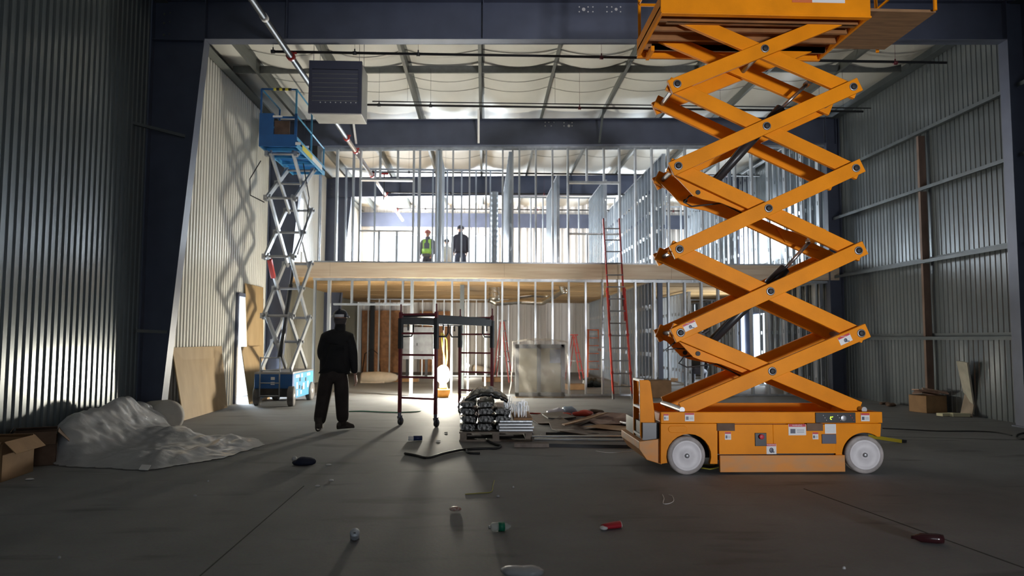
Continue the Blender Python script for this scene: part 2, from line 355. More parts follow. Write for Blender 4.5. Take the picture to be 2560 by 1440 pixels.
h2 = [(at(px, py, Y2).x, at(px, py, Y2).z, .014) for px, py in ((1363, 306), (1363, 315), (1372, 306), (1378, 315), (1385, 306), (1410, 307), (1410, 315), (1430, 307), (1430, 315))]+[(at(1422, 315, Y2).x, at(1422, 315, Y2).z, .035)]
rafter(Y2, 'dark blue roof beam resting over the upper stud wall', holes=h2, stiff=(at(2086, 330, Y2).x,))
rafter(Y3, 'dark roof beam seen through the upper studs', stiff=(-2.9, -0.1, 3.0))
m = MB(); m.box(XL+0.1, XR-0.1, YE-0.25, YE-0.19, 6.15, 6.75); tag(m.build('wall_beam', M_navy, None, (2, YE-0.2, 6.2)), 'dark beam along the top of the far end wall', 'beam')
# purlins
def z_section(m, x, y0, y1, z0, h=0.2, fl=0.065, t=0.004):
    zb, zt = z0, z0+h
    m.box(x-t/2, x+t/2, y0, y1, zb, zt); m.box(x-fl, x, y0, y1, zb, zb+t); m.box(x, x+fl, y0, y1, zt-t, zt)
names = ['beside the left wall', 'second from the left wall', 'above the sprinkler main', 'left of the ceiling centre', 'straight above the centre of the view', 'first right of centre', 'second right of centre', 'above the orange lift', 'right of the orange lift', 'beside the right wall']
ps = [p for p in PX if XL+0.25 < p < XR-0.25]
for i, x in enumerate(ps):
    z0 = beam_hi(x)+0.005; m = MB(); z_section(m, x, YB+0.2, YE-0.1, z0, roof_z(x)-z0-0.01)
    r = m.build('purlin', M_purlin, None, (x, Y1, z0)); tag(r, 'grey roof purlin running away from us, number %d counted from the left wall' % (i+1), 'purlin', 'roof purlins')
# eave struts
for x, sx, nm in ((XL+0.035, 1, 'left'), (XR-0.03, -1, 'right')):
    m = MB(); z0 = beam_hi(x); d = 0.2
    m.box(min(x, x+sx*0.006), max(x, x+sx*0.006), YB+0.2, YE-0.1, z0-0.03, roof_z(x)); m.box(min(x, x+sx*d), max(x, x+sx*d), YB+0.2, YE-0.1, z0-0.03, z0-0.02)
    tag(m.build('eave_strut', M_girt if sx < 0 else M_purlin, None, (x, Y1, z0)), 'grey eave strut along the top of the %s wall' % nm, 'strut')
for i, (y, ww) in enumerate(((14.72, 'nearer roof bay'), (20.9, 'farther roof bay'))):
    m = MB()
    for a, b in zip([XL+0.15]+ps, ps+[XR-0.2]):
        m.bar((a+0.01, y, beam_hi(a)+0.09), (b-0.01, y, beam_hi(b)+0.09), 0.05, 0.15)
    tag(m.build('purlin_brace', M_purlin, None, (0, y, 7)), 'dark bracing channel between the purlins across the %s' % ww, 'brace')
for x, mm, w_ in ((-3.13, M_white, 'behind the hanging heater'), (-0.08, M_white, 'at the centre of the view'), (2.97, M_girt, 'left of the orange lift')):  # two braces whitened to look lit, the third left dark
    m = MB(); x = x-0.08; m.bar((x, Y2-0.75, beam_hi(x)+0.02), (x, Y2-0.09, beam_lo(x)+0.04), 0.05, 0.012)
    tag(m.build('flange_brace', mm, None, (x, Y2-0.5, 6.3)), 'thin slanted brace from purlin to the second beam, %s' % w_, 'brace')
# left brace stubs to column 1
for a, b, w_ in (((328, 307), (462, 341), 'upper'), ((338, 827), (415, 830), 'lower')):
    p = at(a[0], a[1], Y1-0.55); q = at(b[0], b[1], Y1-0.12); p.x = max(p.x, XL-0.0); m = MB(); m.bar(p, q, 0.05, 0.045)
    tag(m.build('column_brace', M_girt, None, p), '%s short grey brace from left wall to the nearest steel column' % w_, 'brace')
# girts and post, right wall
for i, (z, w_) in enumerate(((5.68, 'topmost'), (4.50, 'second from the top'), (3.02, 'third from the top'), (1.47, 'lowest'))):
    m = MB(); z_ = z
    for ya, yb in ((YB+0.3, Y1-0.1), (Y1+0.1, Y2-0.1)):
        m.box(XR-0.24, XR-0.03, ya, yb, z_, z_+0.006); m.box(XR-0.246, XR-0.24, ya, yb, z_-0.06, z_+0.006); m.box(XR-0.04, XR-0.03, ya, yb, z_, z_+0.075)
        m.box(XR-0.24, XR-0.235, ya, yb, z_-0.06, z_)
    tag(m.build('wall_girt', M_girt, None, (XR-0.1, Y1, z)), '%s dark steel girt along the right wall' % w_, 'girt', 'girts of the right wall')
M_rust = mat('brown_post', (0.20, 0.13, 0.10), 0.7, 0, 0.35, 6, stretch=(1, 1, 0.3))
yp = 14.25
r = root('wall_post', (XR-0.15, yp, 0), 'brown vertical post fixed between the girts of the right wall', 'post')
for a, b in ((0, 1.41), (1.48, 2.96), (3.03, 4.44), (4.51, 5.6)):
    m = MB(); m.box(XR-0.2, XR-0.06, yp-0.035, yp+0.035, a, b); m.build('section', M_rust, r, (XR-0.15, yp, 0))
# ------------------------------------------------------------------ pipes
XM, ZM = -3.22, 6.06
r = root('sprinkler_main', (XM, Y1, ZM), 'long dark sprinkler main running under the beams away from us', 'pipe'); o = (XM, Y1, ZM)
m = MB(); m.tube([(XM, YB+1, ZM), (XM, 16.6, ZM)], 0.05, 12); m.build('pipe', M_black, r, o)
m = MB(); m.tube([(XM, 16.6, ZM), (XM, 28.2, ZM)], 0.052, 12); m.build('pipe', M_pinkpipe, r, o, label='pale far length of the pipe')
for y in (9.55, 11.75, 14.6, 16.6, 17.75, 20.4, 23.2, 26.1):
    m = MB(); m.tube([(XM, y-0.05, ZM), (XM, y+0.05, ZM)], 0.072, 12); m.cyl((XM+0.06, y-0.02, ZM+0.05), (XM+0.1, y-0.02, ZM+0.05), 0.02, 6); m.build('coupling', M_red, r, o)
m = MB(); m.tube([(XM, 10.25, ZM), (XM, 10.35, ZM)], 0.058, 12); m.build('coupling', M_white, r, o, label='white band')
for y, x0, x1, z, w_, sec in ((11.74, XM-0.32, 7.9, 6.13, 'just behind the nearest beam', 1), (14.52, XM+0.0, 7.93, 6.17, 'in the middle of the nearest roof bay', 1), (20.4, XM, 8.0, 6.15, 'above the upper rooms', 0), (23.3, XM, 8.0, 6.15, 'deep inside the upper rooms', 0), (26.2, XM, 8.0, 6.15, 'near the far end wall', 0)):
    r = root('sprinkler_branch', (0, y, z), 'thin black sprinkler pipe crossing sideways %s' % w_, 'pipe', None); o = (0, y, z)
    m = MB(); m.tube([(x0, y, z), (x1, y, z+0.02)], 0.024, 8); m.build('pipe', M_black, r, o)
    for x in (x0+0.03, XM+1.05, XM+2.1, 1.95, 4.9, 7.0):
        if x < x1: m = MB(); m.tube([(x-0.03, y, z), (x+0.03, y, z)], 0.034, 8); m.tube([(x, y, z), (x, y, z+0.07)], 0.012, 6); m.tube([(x, y, z+0.07), (x, y, roof_z(x)-0.2)], 0.003, 4); m.build('sprinkler_head', M_maroon if x > 0 else M_blacks, r, o)
m = MB(); m.tube([(XM+0.9, 14.6, 6.27), (8.15, 14.6, 6.29)], 0.012, 6); [m.tube([(x, 14.6, 6.27), (x, 14.6, roof_z(x)-.1)], .003, 4) for x in (-1.6, 1.45, 4.5, 7.55)]; tag(m.build('conduit', M_black, None, (0, 14.6, 6.27)), 'very thin dark conduit just above the second sprinkler pipe', 'conduit')
for (px, y, nm) in ((905, 20.4, 'beside the main above the upper window opening'), (1115, 26.2, 'near the far end wall')):
    p = Vector((XM+0.35 if y < 25 else -1.6, y, 6.1)); m = MB(); m.tube([p, p-Vector((0, 0, 0.75))], 0.02, 6); m.use(1); m.tube([p-Vector((0.12, 0, 0)), p+Vector((0.12, 0, 0))], 0.03, 8)
    tag(m.build('sprinkler_drop', [M_black, M_red], None, p), 'black pipe drop with red tee %s' % nm, 'pipe')
# ------------------------------------------------------------------ hanging heater
Yh = 12.45; a = at(770, 282, Yh); b = at(905, 153, Yh); x0, x1, z0, z1 = a.x, b.x, a.z, b.z; o = ((x0+x1)/2, Yh, z0)
r = root('unit_heater', o, 'grey louvred unit heater hanging from the roof beside the blue lift', 'heater')
M_heat = mat('dark_blue_grey_louvre', (0.08, 0.085, 0.125), 0.45, 0.1); M_heats = mat('pale_sheet_steel', (0.46, 0.46, 0.44), 0.4, 0.5, 0.12, 4)
m = MB(); m.box(x0+0.04, x1+0.0, Yh+0.04, Yh+0.64, z0-0.0, z1-0.02); m.build('casing', M_heats, r, o, bevel=0.012)
m = MB(); m.box(x0, x0+0.05, Yh, Yh+0.06, z0+.15, z1-.15); m.box(x1-0.06, x1, Yh, Yh+0.06, z0+.15, z1-.15); m.box(x0, x1, Yh, Yh+0.06, z1-0.15, z1); m.box(x0, x1, Yh, Yh+0.06, z0, z0+0.15); m.build('front_frame', M_heat, r, o)
m = MB(); m.box(x0+0.04, x1-0.04, Yh+0.055, Yh+0.06, z0+.01, z1-.01); m.build('backing', M_blackp, r, o)
nl = 8; hz = (z1-z0-0.30)/nl
for k in range(nl):
    zc = z0+0.15+hz*(k+0.5); m = MB(); m.cbox(((x0+x1)/2-0.005, Yh+0.018, zc), (x1-x0-0.11, 0.008, hz*0.80), (0.30, 0, 0)); m.build('louvre', M_heat, r, o)
m = MB()
for i in range(8): m.ball((x0+0.21+i*0.088, Yh-0.006, z0+0.19), 0.012, 8, 5)
m.build('screw', M_white, r, o)
for dx, dy in ((0.06, 0.08), (x1-x0-0.06, 0.08), (0.06, 0.56), (x1-x0-0.06, 0.56)):
    m = MB(); m.tube([(x0+dx, Yh+dy, z1-0.03), (x0+dx, Yh+dy, roof_z(x0)-0.06)], 0.005, 5); m.build('hanger_rod', M_steel, r, o)
# ------------------------------------------------------------------ stud framing
def cstud(h, d=0.092, fl=0.041):
    m = MB(); t = 0.0022; rows = [0]; z = 0.35
    while z+0.1 < h-0.1: rows += [z, z+0.1]; z += 0.61
    rows.append(h)
    m.box(0, t, -d/2, -0.018, 0, h); m.box(0, t, 0.018, d/2, 0, h)
    for i in range(0, len(rows)-1, 2): m.box(0, t, -0.018, 0.018, rows[i], rows[i+1])
    for sg in (-1, 1):
        y0, y1 = sorted((sg*d/2, sg*(d/2-t))); m.box(t, fl, y0, y1, 0, h)
        y0, y1 = sorted((sg*(d/2-t), sg*(d/2-0.012))); m.box(fl-t, fl, y0, y1, 0, h)
    me = bpy.data.meshes.new('stud'); me.from_pydata(m.v, [], m.f); me.materials.append(M_galv); me.update(); return me
SM = {}
def studm(h, d=0.092):
    k = (round(h, 2), d)
    if k not in SM: SM[k] = cstud(round(h, 2), d)
    return SM[k]
def stud(r, x, y, z0, h, along, d=0.092, flip=False):
    o = bpy.data.objects.new('stud', studm(h, d)); C.objects.link(o); o.parent = r
    o.location = (x-r.location.x, y-r.location.y, z0-r.location.z)
    o.rotation_euler = (0, 0, (0 if along == 'x' else PI/2)+(PI if flip else 0)); return o
def track(r, p, q, name, w=0.095, h=0.035, up=1):
    m = MB(); p, q = Vector(p), Vector(q); d = (q-p).normalized(); n = d.cross(Vector((0, 0, 1)))
    m.bar(p, q, w, 0.003)
    for s_ in (-1, 1): m.bar(p+n*(s_*w/2)+Vector((0, 0, up*h/2)), q+n*(s_*w/2)+Vector((0, 0, up*h/2)), 0.003, h)
    return m.build(name, M_galv, r, r.location)
def partition(x0, y0, x1, y1, z0, z1, label, sp=0.406, skip=(), group='metal stud partitions', off=0.0, d=0.092):
    r = root('stud_partition', (x0, y0, z0), label, 'partition', group); L = math.hypot(x1-x0, y1-y0); al = 'x' if abs(x1-x0) > abs(y1-y0) else 'y'
    track(r, (x0, y0, z0+0.003), (x1, y1, z0+0.003), 'bottom_track', d+0.003); track(r, (x0, y0, z1-0.003), (x1, y1, z1-0.003), 'top_track', d+0.003, up=-1)
    t = off+0.03
    while t < L:
        if not any(a < t < b for a, b in skip): stud(r, x0+(x1-x0)*t/L, y0+(y1-y0)*t/L, z0+0.005, z1-z0-0.01, al, d)
        t += sp
    return r
ZF = 3.285          # upper floor level
YW = 17.99
# upper front wall
r = root('stud_wall', (0, YW, ZF), 'upper storey front wall of galvanised studs under the second roof beam', 'stud wall'); r['group'] = 'front walls of the framing'
zt = 6.22
xa, xb = at(790, 500, YW).x, at(2096, 500, YW).x
track(r, (xa, YW, ZF+0.004), (xb, YW, ZF+0.004), 'bottom_track', 0.155)
track(r, (xa, YW, beam_lo(xa)-0.012), (xb, YW, beam_lo(xb)-0.012), 'top_track', 0.155, 0.06, -1)
ops = [(903, 1036, 450, 578), (1422, 1551, 457, 585)]
def ux(px): return at(px, 500, YW).x
k = -11
for k in range(-10, 22):
    px = 1215+41.5*k
    if any(a-6 < px < b+6 for a, b, _, _ in ops): continue
    x = ux(px); stud(r, x-0.02, YW, ZF+0.005, beam_lo(x)-0.02-ZF, 'x', 0.15)
for a, b, hy, sy in ops:
    for px in (a, b):
        x = ux(px)
        for dx in (-0.045, 0.0): stud(r, x+dx, YW, ZF+0.005, beam_lo(x)-0.02-ZF, 'x', 0.15, dx == 0.0)
    hz_, sz_ = at((a+b)/2, hy, YW).z, at((a+b)/2, sy, YW).z
    m = MB(); m.bar((ux(a), YW, hz_), (ux(b), YW, hz_), 0.155, 0.05); m.build('header', M_galv, r, r.location)
    m = MB(); m.bar((ux(a), YW, sz_), (ux(b), YW, sz_), 0.155, 0.03); m.build('sill', M_galv, r, r.location)
    px = a+20
    for j in (1, 2):
        px = a+(b-a)*j/3; stud(r, ux(px), YW, hz_+0.03, beam_lo(ux(px))-0.04-hz_, 'x', 0.15); stud(r, ux(px), YW, ZF+0.005, sz_-ZF-0.025, 'x', 0.15)
for px in (840, 1100, 1279): stud(r, ux(px)+0.045, YW, ZF+0.005, beam_lo(ux(px))-0.02-ZF, 'x', 0.15, True)
# lower front wall
r = root('stud_wall', (0, YW, 0), 'ground floor front wall of galvanised studs with a wide doorway on its left', 'stud wall'); r['group'] = 'front walls of the framing'
ZC = 2.905
def lx(px): return at(px, 880, YW).x
track(r, (lx(1024), YW, 0.004), (lx(1622), YW, 0.004), 'bottom_track', 0.155); track(r, (lx(1642), YW, 0.004), (lx(2100), YW, 0.004), 'bottom_track', 0.155)
track(r, (lx(780), YW, ZC-0.004), (lx(2100), YW, ZC-0.004), 'top_track', 0.155, 0.06, -1)
hz_ = at(930, 761, YW).z
m = MB(); m.bar((lx(832), YW, hz_), (lx(1025), YW, hz_), 0.155, 0.045); m.build('header', M_galv, r, r.location)
for px in (875, 918, 960, 1003): stud(r, lx(px), YW, hz_+0.02, ZC-hz_-0.03, 'x', 0.15)
for px in (784, 819, 826, 1027, 1034, 1087, 1129, 1170, 1213, 1255, 1296, 1338, 1381, 1422, 1464, 1506, 1548, 1589, 1636, 1672, 1713, 1755, 1797, 1838, 1880, 1920, 1962, 2000, 2041, 2081, 2096):
    stud(r, lx(px)-0.02, YW, 0.005, ZC-0.01, 'x', 0.15, px in (826, 1034))
# inner partitions
P = partition
P(-3.95, 20.2, 0.5, 20.2, ZF, 6.2, 'upper storey stud partition crossing behind the left window opening', skip=((1.1, 2.0),))
P(-1.17, 18.15, -1.17, 20.1, ZF, 6.2, 'upper storey stud partition receding behind the left window opening', sp=0.3)
P(0.66, 18.15, 0.66, 23.9, ZF, 6.2, 'upper storey stud partition receding just right of the spiral duct')
P(0.7, 24.0, 4.45, 24.0, ZF, 6.2, 'upper storey stud partition crossing behind the right window opening', skip=((1.6, 2.2),))
P(2.1, 20.3, 2.1, 23.9, ZF, 6.1, 'upper storey stud partition receding left of the right window opening', sp=0.3)
P(3.55, 20.8, 3.55, 23.9, ZF, 6.1, 'upper storey stud partition receding behind the top of the red ladder', sp=0.3)
P(4.62, 18.15, 4.62, 29.5, ZF, 6.2, 'long upper storey partition of close studs right of the red ladder', sp=0.406)
P(6.85, 19.2, 6.85, 24.0, ZF, 6.2, 'upper storey stud partition receding behind the orange scissor arms', sp=0.406)
P(4.7, 24.4, 6.8, 24.4, ZF, 6.0, 'upper storey stud partition closing the room behind the orange scissor arms')
P(8.72, 18.2, 8.72, 29.9, ZF, 7.0, 'tall upper storey stud lining along the right building wall', skip=((3.3, 4.3),), sp=0.406)
P(-4.4, 27.3, 1.2, 27.3, 0, ZC, 'ground floor stud partition in front of the plywood-faced end wall', sp=0.406, skip=((2.9, 3.6),))
P(4.33, 18.15, 4.33, 29.5, 0, ZC, 'long ground floor partition of close studs behind the red extension ladder', sp=0.406)
P(6.4, 22.2, 6.4, 26.5, 0, ZC, 'ground floor stud partition receding behind the orange chassis', sp=0.406)
P(4.4, 26.6, 8.6, 26.6, 0, ZC, 'ground floor stud partition closing the room right of the long partition', sp=0.406)
P(8.70, 18.2, 8.70, 29.9, 0, ZC, 'ground floor stud lining along the right building wall', skip=((4.35, 5.7),), sp=0.406)
# mezzanine floor
r = root('mezzanine_floor', (2, YW, 2.9), 'timber upper floor with pale laminated edge beam and plywood underside', 'floor'); o = (2, YW, 2.9); r['kind'] = 'thing'
xa, xb = -4.70, XR-0.1
m = MB()
for i, (a, b) in enumerate(zip([xa, xa+0.9, xa+5.2, xa+9.4], [xa+0.9, xa+5.2, xa+9.4, xb])): m.box(a+0.002, b-0.002, 17.85, 17.91, 2.915, 3.28)
m.build('edge_beam', M_lumber, r, o)
m = MB(); m.box(xa, xb, 17.91, 18.05, 3.22, 3.28); m.box(XL+.04, xb, 18.05, YE-0.12, 3.22, 3.28); m.build('deck', M_ply, r, o)
m = MB(); m.box(xa, xb, 17.912, 18.05, 2.945, 2.985); m.box(XL+.04, xb, 18.05, YE-0.12, 2.945, 2.985); m.build('soffit', M_osb, r, o, label='orange plywood underside')
for y in (20.6, 23.0, 25.4, 27.8):
    m = MB(); m.box(xa, xb, y, y+0.02, 2.93, 2.945); m.build('batten', M_plyedge, r, o)
for (px, yy) in ((1155, 20.5), (1650, 18.25), (1972, 22.0)):
    x = at(px, 800, yy).x; m = MB(); m.box(x-0.06, x+0.06, yy-0.06, yy+0.06, 0, 2.94); m.box(x-0.1, x+0.1, yy-0.1, yy+0.1, 0, 0.012)
    tag(m.build('steel_post', M_girt if px < 1600 else M_navy, None, (x, yy, 0)), {1155: 'grey steel post under the mezzanine behind the scaffold', 1650: 'blue-grey steel post behind the stud wall left of the orange lift', 1972: 'dark steel post under the mezzanine behind the orange lift'}[px], 'post')
# ------------------------------------------------------------------ work lamp
def text(s_, loc, size, m, parent, org, rz=0.0, rx=PI/2, align='CENTER'):
    c = bpy.data.curves.new('lettering', 'FONT'); c.body = s_; c.size = size; c.extrude = 0.0006; c.align_x = align; c.align_y = 'CENTER'; c.materials.append(m)
    t0 = bpy.data.objects.new('tmp', c); C.objects.link(t0); bpy.context.view_layer.update(); me = bpy.data.meshes.new_from_object(t0.evaluated_get(bpy.context.evaluated_depsgraph_get())); bpy.data.objects.remove(t0)
    o = bpy.data.objects.new('lettering', me); C.objects.link(o); o.parent = parent; o.location = Vector(loc)-Vector(org); o.rotation_euler = (rx, 0, rz); return o
M_lamp = mat('glowing_lamp_globe', (1.0, 0.93, 0.77), 0.5, emit=LAMP)
M_lampb = mat('orange_lamp_base', (0.72, 0.30, 0.04), 0.45); M_lampn = mat('orange_lamp_neck', (0.80, 0.38, 0.16), 0.5)
p = gr(1110, 990); o = (p.x, 17.42, 0)
r = root('work_lamp', o, 'glowing work lamp with orange bowl base standing between the scaffold frames', 'lamp')
m = MB(); m.lathe(o, (0, 0, 1), [(0, .09), (.02, .13), (.10, .165), (.19, .18), (.20, .175), (.205, .10)], 28); m.build('base', M_lampb, r, o)
m = MB(); m.lathe((o[0], o[1], .2), (0, 0, 1), [(0, .10), (.05, .085), (.14, .085), (.16, .09)], 24); m.build('neck', M_lampn, r, o)
m = MB(); m.lathe((o[0], o[1], .36), (0, 0, 1), [(0, .08), (.04, .125), (.12, .15), (.25, .15), (.34, .12), (.40, .06), (.41, .02)], 28); m.build('lamp_globe', M_lamp, r, o)
M_cord = mat('yellow_cord', (0.62, 0.55, 0.06), 0.5)
m = MB(); q = at(1103, 832, 17.75); m.tube([q, at(1106, 865, 17.75), at(1112, 900, 17.75), at(1108, 935, 17.75), at(1122, 985, 17.75), at(1180, 989, 17.75)], 0.014, 6)
m.tube([q+Vector((.03, 0, 0)), at(1117, 850, 17.75), at(1118, 895, 17.75), at(1113, 925, 17.75)], 0.014, 6)
tag(m.build('extension_cable', M_cord, None, q), 'yellow power cord hanging behind the glowing work lamp', 'cord')
# ------------------------------------------------------------------ orange scissor lift
YN = 7.55
def q(px, py, Y=YN): return at(px, py, Y)
def rect(m, x0, y0, x1, y1, ya, yb, Y=YN):
    a = q(x0, y1, Y); b = q(x1, y0, Y); m.box(a.x, b.x, ya, yb, a.z, b.z); return m
LO = (3.04, 8.1, 0)
L = root('scissor_lift', LO, 'large orange-yellow scissor lift raised to the roof, in front on the right', 'scissor lift')
zr0, zr1 = q(1900, 1058).z, q(1900, 1030).z; xl, xr_ = q(1652, 1040).x, q(2206, 1040).x
m = MB(); m.box(xl, xr_, YN, YN+0.045, zr0, zr1); m.box(xl, xr_, YN+1.07, YN+1.115, zr0, zr1); m.box(xl+.002, xl+0.04, YN+.045, YN+1.07, zr0+.02, zr1-0.02); m.box(xr_-0.04, xr_-.002, YN+.045, YN+1.07, zr0+.02, zr1-.002); m.box(xl+0.03, xr_-0.03, YN+0.03, YN+1.09, zr0-0.01, zr0+0.015)
m.build('chassis_rail', M_yel, L, LO, bevel=0.006)
def arch(cx, cy, rr, a0, a1, n=14): return [(q(cx+rr*math.cos(a0+(a1-a0)*i/n), cy-rr*math.sin(a0+(a1-a0)*i/n)).x, q(cx+rr*math.cos(a0+(a1-a0)*i/n), cy-rr*math.sin(a0+(a1-a0)*i/n)).z) for i in range(n+1)]
def pz(lst): return [(q(a, b).x, q(a, b).z) for a, b in lst]
m = MB(); m.prism(pz([(1652, 1059), (1794, 1059), (1794, 1160), (1776, 1160)])+arch(1722, 1141, 56, -0.32, PI+0.30)+pz([(1652, 1160)]), 'y', YN+0.0, YN+0.06)
m.build('side_panel', M_yel, L, LO, bevel=0.005)
m = MB(); m.prism(pz([(2090, 1059), (2204, 1059), (2202, 1092)])+arch(2162, 1138, 56, 0.95, PI-0.1)+pz([(2107, 1155), (2090, 1155)]), 'y', YN+0.005, YN+0.06)
m.build('side_panel', M_yel, L, LO, bevel=0.005)
m = MB(); rect(m, 1798, 1061, 1932, 1136, YN-0.004, YN+0.03); m.build('door', M_yel, L, LO, bevel=0.004)
m = MB(); rect(m, 1934, 1061, 2088, 1134, YN-0.003, YN+0.03); m.build('door', M_yel, L, LO, bevel=0.004)
m = MB(); rect(m, 1799, 1137, 2110, 1180, YN-0.02, YN+0.02); m.build('pothole_guard', M_yeld, L, LO, bevel=0.004)
m = MB(); m.box(xl+0.05, xr_-0.35, YN+0.25, YN+0.86, 0.13, zr0); m.box(q(1794, 1100).x, q(2100, 1100).x, YN+0.04, YN+1.06, 0.14, zr0); m.build('inner_chassis', M_blacks, L, LO)
m = MB(); m.box(xl+0.0, xr_-0.02, YN+1.05, YN+1.1, 0.15, zr0); m.build('far_side_panel', M_yel, L, LO)
m = MB(); m.prism([(q(1601, 1108).x, 0.33), (xl+0.02, .36), (xl+0.02, 0.09), (q(1620, 1150).x, 0.14), (q(1601, 1108).x, 0.25)], 'y', YN+0.06, YN+1.05); m.build('end_bumper', M_yeld, L, LO, bevel=0.006)
m = MB(); m.box(q(1612, 1050).x, xl+0.02, YN+0.1, YN+1.0, .34, .52); m.build('battery_tray', M_blacks, L, LO)
def wheel(cx, cy, Y, rr, name='wheel', far=False, steer=0):
    c = q(cx, cy, Y) if not far else Vector((cx, Y, rr)); c.z = rr; w_ = 0.12
    e = bpy.data.objects.new(name, None); C.objects.link(e); e.parent = L; e.location = c-Vector(LO); e.rotation_euler = (0, 0, steer)
    m = MB(); n = 40; m.lathe((0, w_, 0), (0, -1, 0), [(0, rr*0.93), (0.012, rr), (w_-0.012, rr), (w_, rr*0.94), (w_+0.001, rr*0.80), (w_-0.012, rr*0.795)], n); t_ = m.build('tyre', M_tyre, e)
    m = MB(); m.lathe((0, w_-0.01, 0), (0, -1, 0), [(0, rr*0.80), (w_-0.006, rr*0.80), (w_-0.012+0.012, rr*0.74), (w_-0.006, rr*0.70), (w_-0.012, rr*0.30), (w_-0.002, rr*0.26), (w_-0.002, 0.0)], n); m.build('rim', M_rim, e)
    m = MB(); m.lathe((0, 0.0, 0), (0, -1, 0), [(0, rr*0.13), (0.02, rr*0.12), (0.025, rr*0.05)], 14)
    m.build('hub', M_steel, e)
    m = MB()
    for k in range(5): t = 2*PI*k/5+0.4; m.cyl((rr*.24*math.cos(t), 0.004, rr*.24*math.sin(t)), (rr*.24*math.cos(t), -0.006, rr*.24*math.sin(t)), 0.007, 6)
    m.build('lug_nut', M_steel, e); return e
wheel(1717, 1141, YN-0.035, 0.197); wheel(2162, 1138, YN-0.02, 0.197, steer=-0.12)
wheel(q(1717, 1141).x, 0, YN+1.03, 0.197, far=True); wheel(q(2162, 1141).x, 0, YN+1.03, 0.197, far=True)
m = MB(); m.prism([(q(2140, 1064).x, q(2140, 1095).z-.06), (q(2148, 1064).x, zr0), (q(2176, 1064).x, zr0), (q(2186, 1064).x, q(2140, 1095).z-.06)], 'y', YN+0.1, YN+0.2); m.build('steering_link', M_blackp, L, LO)
for (x0, y0, x1, y1, mm, nm) in ((1792, 1058, 1836, 1077, M_cardd, 'vent'), (2016, 1058, 2056, 1077, M_cardd, 'vent'), (1887, 1082, 1915, 1115, M_blacks, 'stop_box'), (2038, 1031, 2137, 1057, M_blacks, 'control_panel'), (2054, 1085, 2089, 1109, M_heat, 'data_plate')):
    m = MB(); rect(m, x0, y0, x1, y1, YN-0.014, YN+0.002); m.build(nm, mm, L, LO, bevel=0.003)
m = MB(); c = q(1901, 1091); m.lathe((c.x, YN-0.014, c.z), (0, -1, 0), [(0, .016), (.012, .016), (.013, .026), (.026, .026), (.03, .018)], 18); m.build('stop_button', M_stred, L, LO)
m = MB(); c = q(2106, 1045); m.lathe((c.x, YN-0.014, c.z), (0, -1, 0), [(0, .034), (.012, .032), (.014, .028)], 20); m.build('dial', M_steel, L, LO)
M_led = mat('lit_green_display', (0.62, 1.0, 0.05), 0.4, emit=1.2)
m = MB(); c = q(2077, 1045)
for dx, dz, w_, h_ in ((-.002, .012, .02, .008), (-.012, .002, .008, .018), (-.006, -.012, .016, .008), (.012, .014, .008, .008)): m.cbox((c.x+dx, YN-0.016, c.z+dz), (w_, .003, h_), (0, .25, 0))
m.build('display', M_led, L, LO)
for px, mm in ((2056, M_steel), (2124, M_stred), (2092, M_steel)):
    m = MB()
    for k in range(3): c = q(px+k*4, 1038+k*6); m.cyl((c.x, YN-0.02, c.z), (c.x, YN-0.012, c.z), .005, 6)
    m.build('panel_icon', mm, L, LO)
m = MB(); c0, c1 = q(1679, 1073), q(1709, 1073); m.prism([(c1.x+.036*math.cos(a_), c1.z+.036*math.sin(a_)) for a_ in [PI*(k/10-.5) for k in range(11)]]+[(c0.x+.036*math.cos(a_), c0.z+.036*math.sin(a_)) for a_ in [PI*(k/10+.5) for k in range(11)]], 'y', YN-0.008, YN+0.004); m.build('hand_hold', M_yel, L, LO, bevel=.004)
def sticker(x0, y0, x1, y1, yy, kind='w', Y=YN, parent=None, rot=0):
    a = q(x0, y1, Y); b = q(x1, y0, Y); cx, cz = (a.x+b.x)/2, (a.z+b.z)/2; W_, H_ = b.x-a.x, b.z-a.z
    e = MB(); e.cbox((cx, yy-0.001, cz), (W_, .002, H_), (0, rot, 0)); st = e.build('sticker', M_white, L, LO)
    if kind != 'p':
        hh = H_*0.24; up_ = Vector((math.sin(rot), 0, math.cos(rot)))*(H_/2-hh/2); rt_ = Vector((math.cos(rot), 0, -math.sin(rot)))
        e = MB(); e.cbox((cx+up_.x, yy-0.003, cz+up_.z), (W_*.96, .002, hh), (0, rot, 0)); e.build('header_band', M_stred, st)
        bpy.context.view_layer.objects  # keep
        o_ = st.children[-1]; o_.data.transform(Matrix.Translation(-Vector(LO)))
        e = MB(); dn = -up_*0.35
        if kind == 'k': e.ball((cx+dn.x, yy-0.003, cz+dn.z), H_*0.2, 8, 5, (1.1, .1, 1.3)); e.cbox((cx+dn.x+W_*.1, yy-0.003, cz+dn.z-H_*.12), (W_*.4, .002, H_*.14), (0, rot+.4, 0))
        else:
            e.cbox((cx+dn.x-W_*.25, yy-0.003, cz+dn.z), (W_*.28, .002, H_*.4), (0, rot, 0))
            for k in range(3): e.cbox((cx+dn.x+W_*.18, yy-0.003, cz+dn.z+H_*(.12-.12*k)), (W_*.42, .002, H_*.03), (0, rot, 0))
        o_ = e.build('pictogram', M_heat, st); o_.data.transform(Matrix.Translation(-Vector(LO)))
        if W_ > .1:
            t_ = text('WARNING', (cx+up_.x, yy-0.005, cz+up_.z), hh*0.8, M_white, st, LO, 0)
    else:
        e = MB()
        for k in range(6): e.cbox((cx, yy-0.003, cz+H_*(.34-.13*k)), (W_*.8, .002, H_*.03))
        o_ = e.build('print', M_steel, st); o_.data.transform(Matrix.Translation(-Vector(LO)))
    return st
